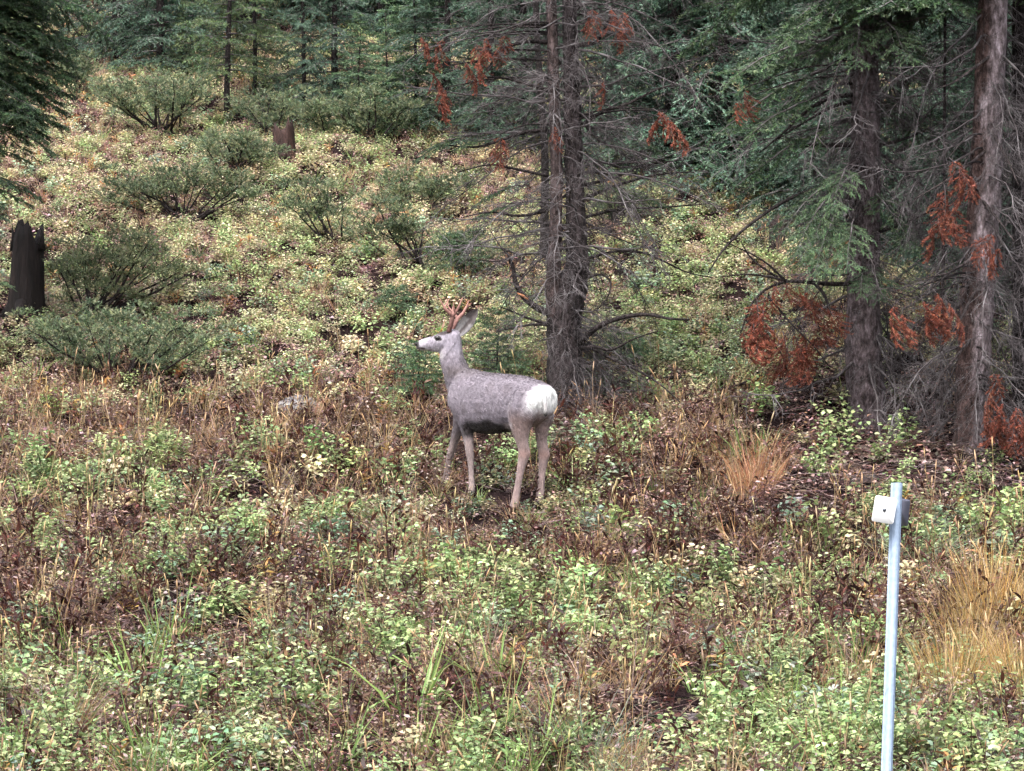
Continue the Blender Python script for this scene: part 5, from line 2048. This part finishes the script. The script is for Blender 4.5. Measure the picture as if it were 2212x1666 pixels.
def many(meshes, n, region, label, cat, group, name, smin=.8, smax=1.2, avoid=True, parts=("leaves", "stems"), locate=False):
    k = 0
    for _ in range(n * 6):
        if k >= n:
            break
        vx, vy = RG.uniform(region[0], region[1]), RG.uniform(region[2], region[3])
        if avoid and (1690 < vx and 950 < vy < 1120 or 1340 < vx < 1530 and 1500 < vy < 1640 or 900 < vx < 1220 and 1000 < vy < 1230):
            continue
        sc = RG.uniform(smin, smax)
        z_ = "tall " if sc > smin + .72 * (smax - smin) else "low " if sc < smin + .28 * (smax - smin) else ""
        plant(meshes, vx, vy, z_ + (label + " " + where(vx, vy) if locate else label), cat, group, name, sc, parts)
        k += 1


many(LEAFY, 120, (-40, 2240, 1150, 1800), "pale-green leafy shrublet", "shrub", "leafy shrublets of the roadside bank", "leafy_shrublet", .6, 1.0, locate=True)
many(MAR, 46, (-40, 2000, 1040, 1500), "maroon lance-leaved herb", "herb", "maroon withered herbs", "withered_herb", locate=True)
many(GRN, 44, (-20, 1900, 1380, 1780), "fresh green arching grass tuft", "grass tuft", "green grass tufts of the roadside bank", "grass_tuft", .8, 1.25, locate=True)
many(DRY, 40, (-20, 2230, 1100, 1760), "slumped straw tuft", "grass tuft", "dry grass tufts of the roadside bank", "dry_grass_tuft", .8, 1.2, locate=True)
many(GLD, 22, (2040, 2250, 1330, 1560), "golden upright grass tuft in the patch beside the marker post", "grass tuft", "golden grass beside the marker post", "golden_grass_tuft", .75, 1.1)
many(RUS, 12, (1555, 1665, 990, 1075), "reddish-orange dry grass tuft in the patch below the rust needles", "grass tuft", "reddish grass below the big spruce", "russet_grass_tuft", .8, 1.1, False)
many(GRN, 7, (1560, 1680, 960, 1010), "green-gold grass tuft at the back of the reddish grass patch", "grass tuft", "green-gold grass below the big spruce", "grass_tuft", .55, .75, False)
plant(GLC, 1270, 1640, "blue-green spiky grass tussock on the bare foreground soil", "grass tuft", None, "grass_tussock", 1.25)
plant(GLC, 1300, 1690, "low blue-green grass tussock below the spiky one", "grass tuft", None, "grass_tussock", 1.1)
plant(GLC, 1985, 1225, "grey-green grass tussock right behind the marker post", "grass tuft", None, "grass_tussock", 1.3)
plant(GLC, 105, 1640, "grey-green hazy grass tussock beside the dusky stone", "grass tuft", None, "grass_tussock", 1.0)
plant(GRN, 1102, 1470, "dark olive grass clump overhanging a patch of bare soil", "grass tuft", None, "grass_tussock", .7)
plant(DRY, 560, 1150, "straw tussock with long drooping blades in the dry band", "grass tuft", None, "dry_grass_tuft", .9)
for vx, vy, sc in ((1790, 1000, 1.25), (1770, 1040, 1.0), (1945, 985, 1.15), (1820, 960, 1.1), (1900, 1010, .8)):
    plant(LEAFY, vx, vy, "leafy pale-green bush before the big spruce's foot", "shrub", "leafy bushes at the spruces' feet", "leafy_shrublet", sc)
plant(LEAFY, 1925, 1090, "small leafy sprig peeping over the marker post's top", "shrub", None, "leafy_shrublet", .9)
plant(YELL, 1835, 1650, "bright yellow-leaved plant at the marker post's foot", "shrub", None, "yellow_leafed_plant", .9)
plant(YELL, 1780, 1690, "orange-yellow leafed plant low beside the bright yellow one", "shrub", None, "yellow_leafed_plant", .8)
for vx, vy in ((2100, 1050), (2130, 1060)):
    plant(LEAFY, vx, vy, "feathery yellow-green herb on the reddish litter by the leaning spruce", "herb", "feathery herbs by the leaning spruce", "feathery_herb", .6)

# tall dry stalks one can follow one by one
STK = [p_stalk(STRAW, h, 1).__getitem__(0).mesh("stalk", M_LEAF) for h in (.75, .85, .65, .8, .7)]
spots = [(650, 850 + 90), (885, 1100), (1290, 1090), (440, 1250), (1560, 1040), (1450, 1050), (1655, 1060), (310, 1400), (795, 1010), (200, 1350), (360, 1490), (460, 1330), (760, 1120), (1530, 990), (1100, 1330), (960, 1400),
         (1700, 1100), (1880, 1500), (610, 1060), (100, 1180), (870, 1500), (1490, 1280), (2080, 1120), (700, 1250), (540, 1420), (250, 1020), (150, 1050), (1240, 1260), (1620, 1280)]
for vx, vy in spots:
    b = on_ground(vx, vy)
    o = obj("dry_stalk", STK[int(RG.integers(0, 5))], loc=b)
    o.rotation_euler = (RG.normal(0, .12), RG.normal(0, .16), RG.uniform(0, 6.28))
    s = RG.uniform(.75, 1.15)
    o.scale = (s, s, s)
    tag(o, "single tall dry grass stalk " + where(vx, vy), "grass stalk", "tall dry stalks in the undergrowth")
print("done")
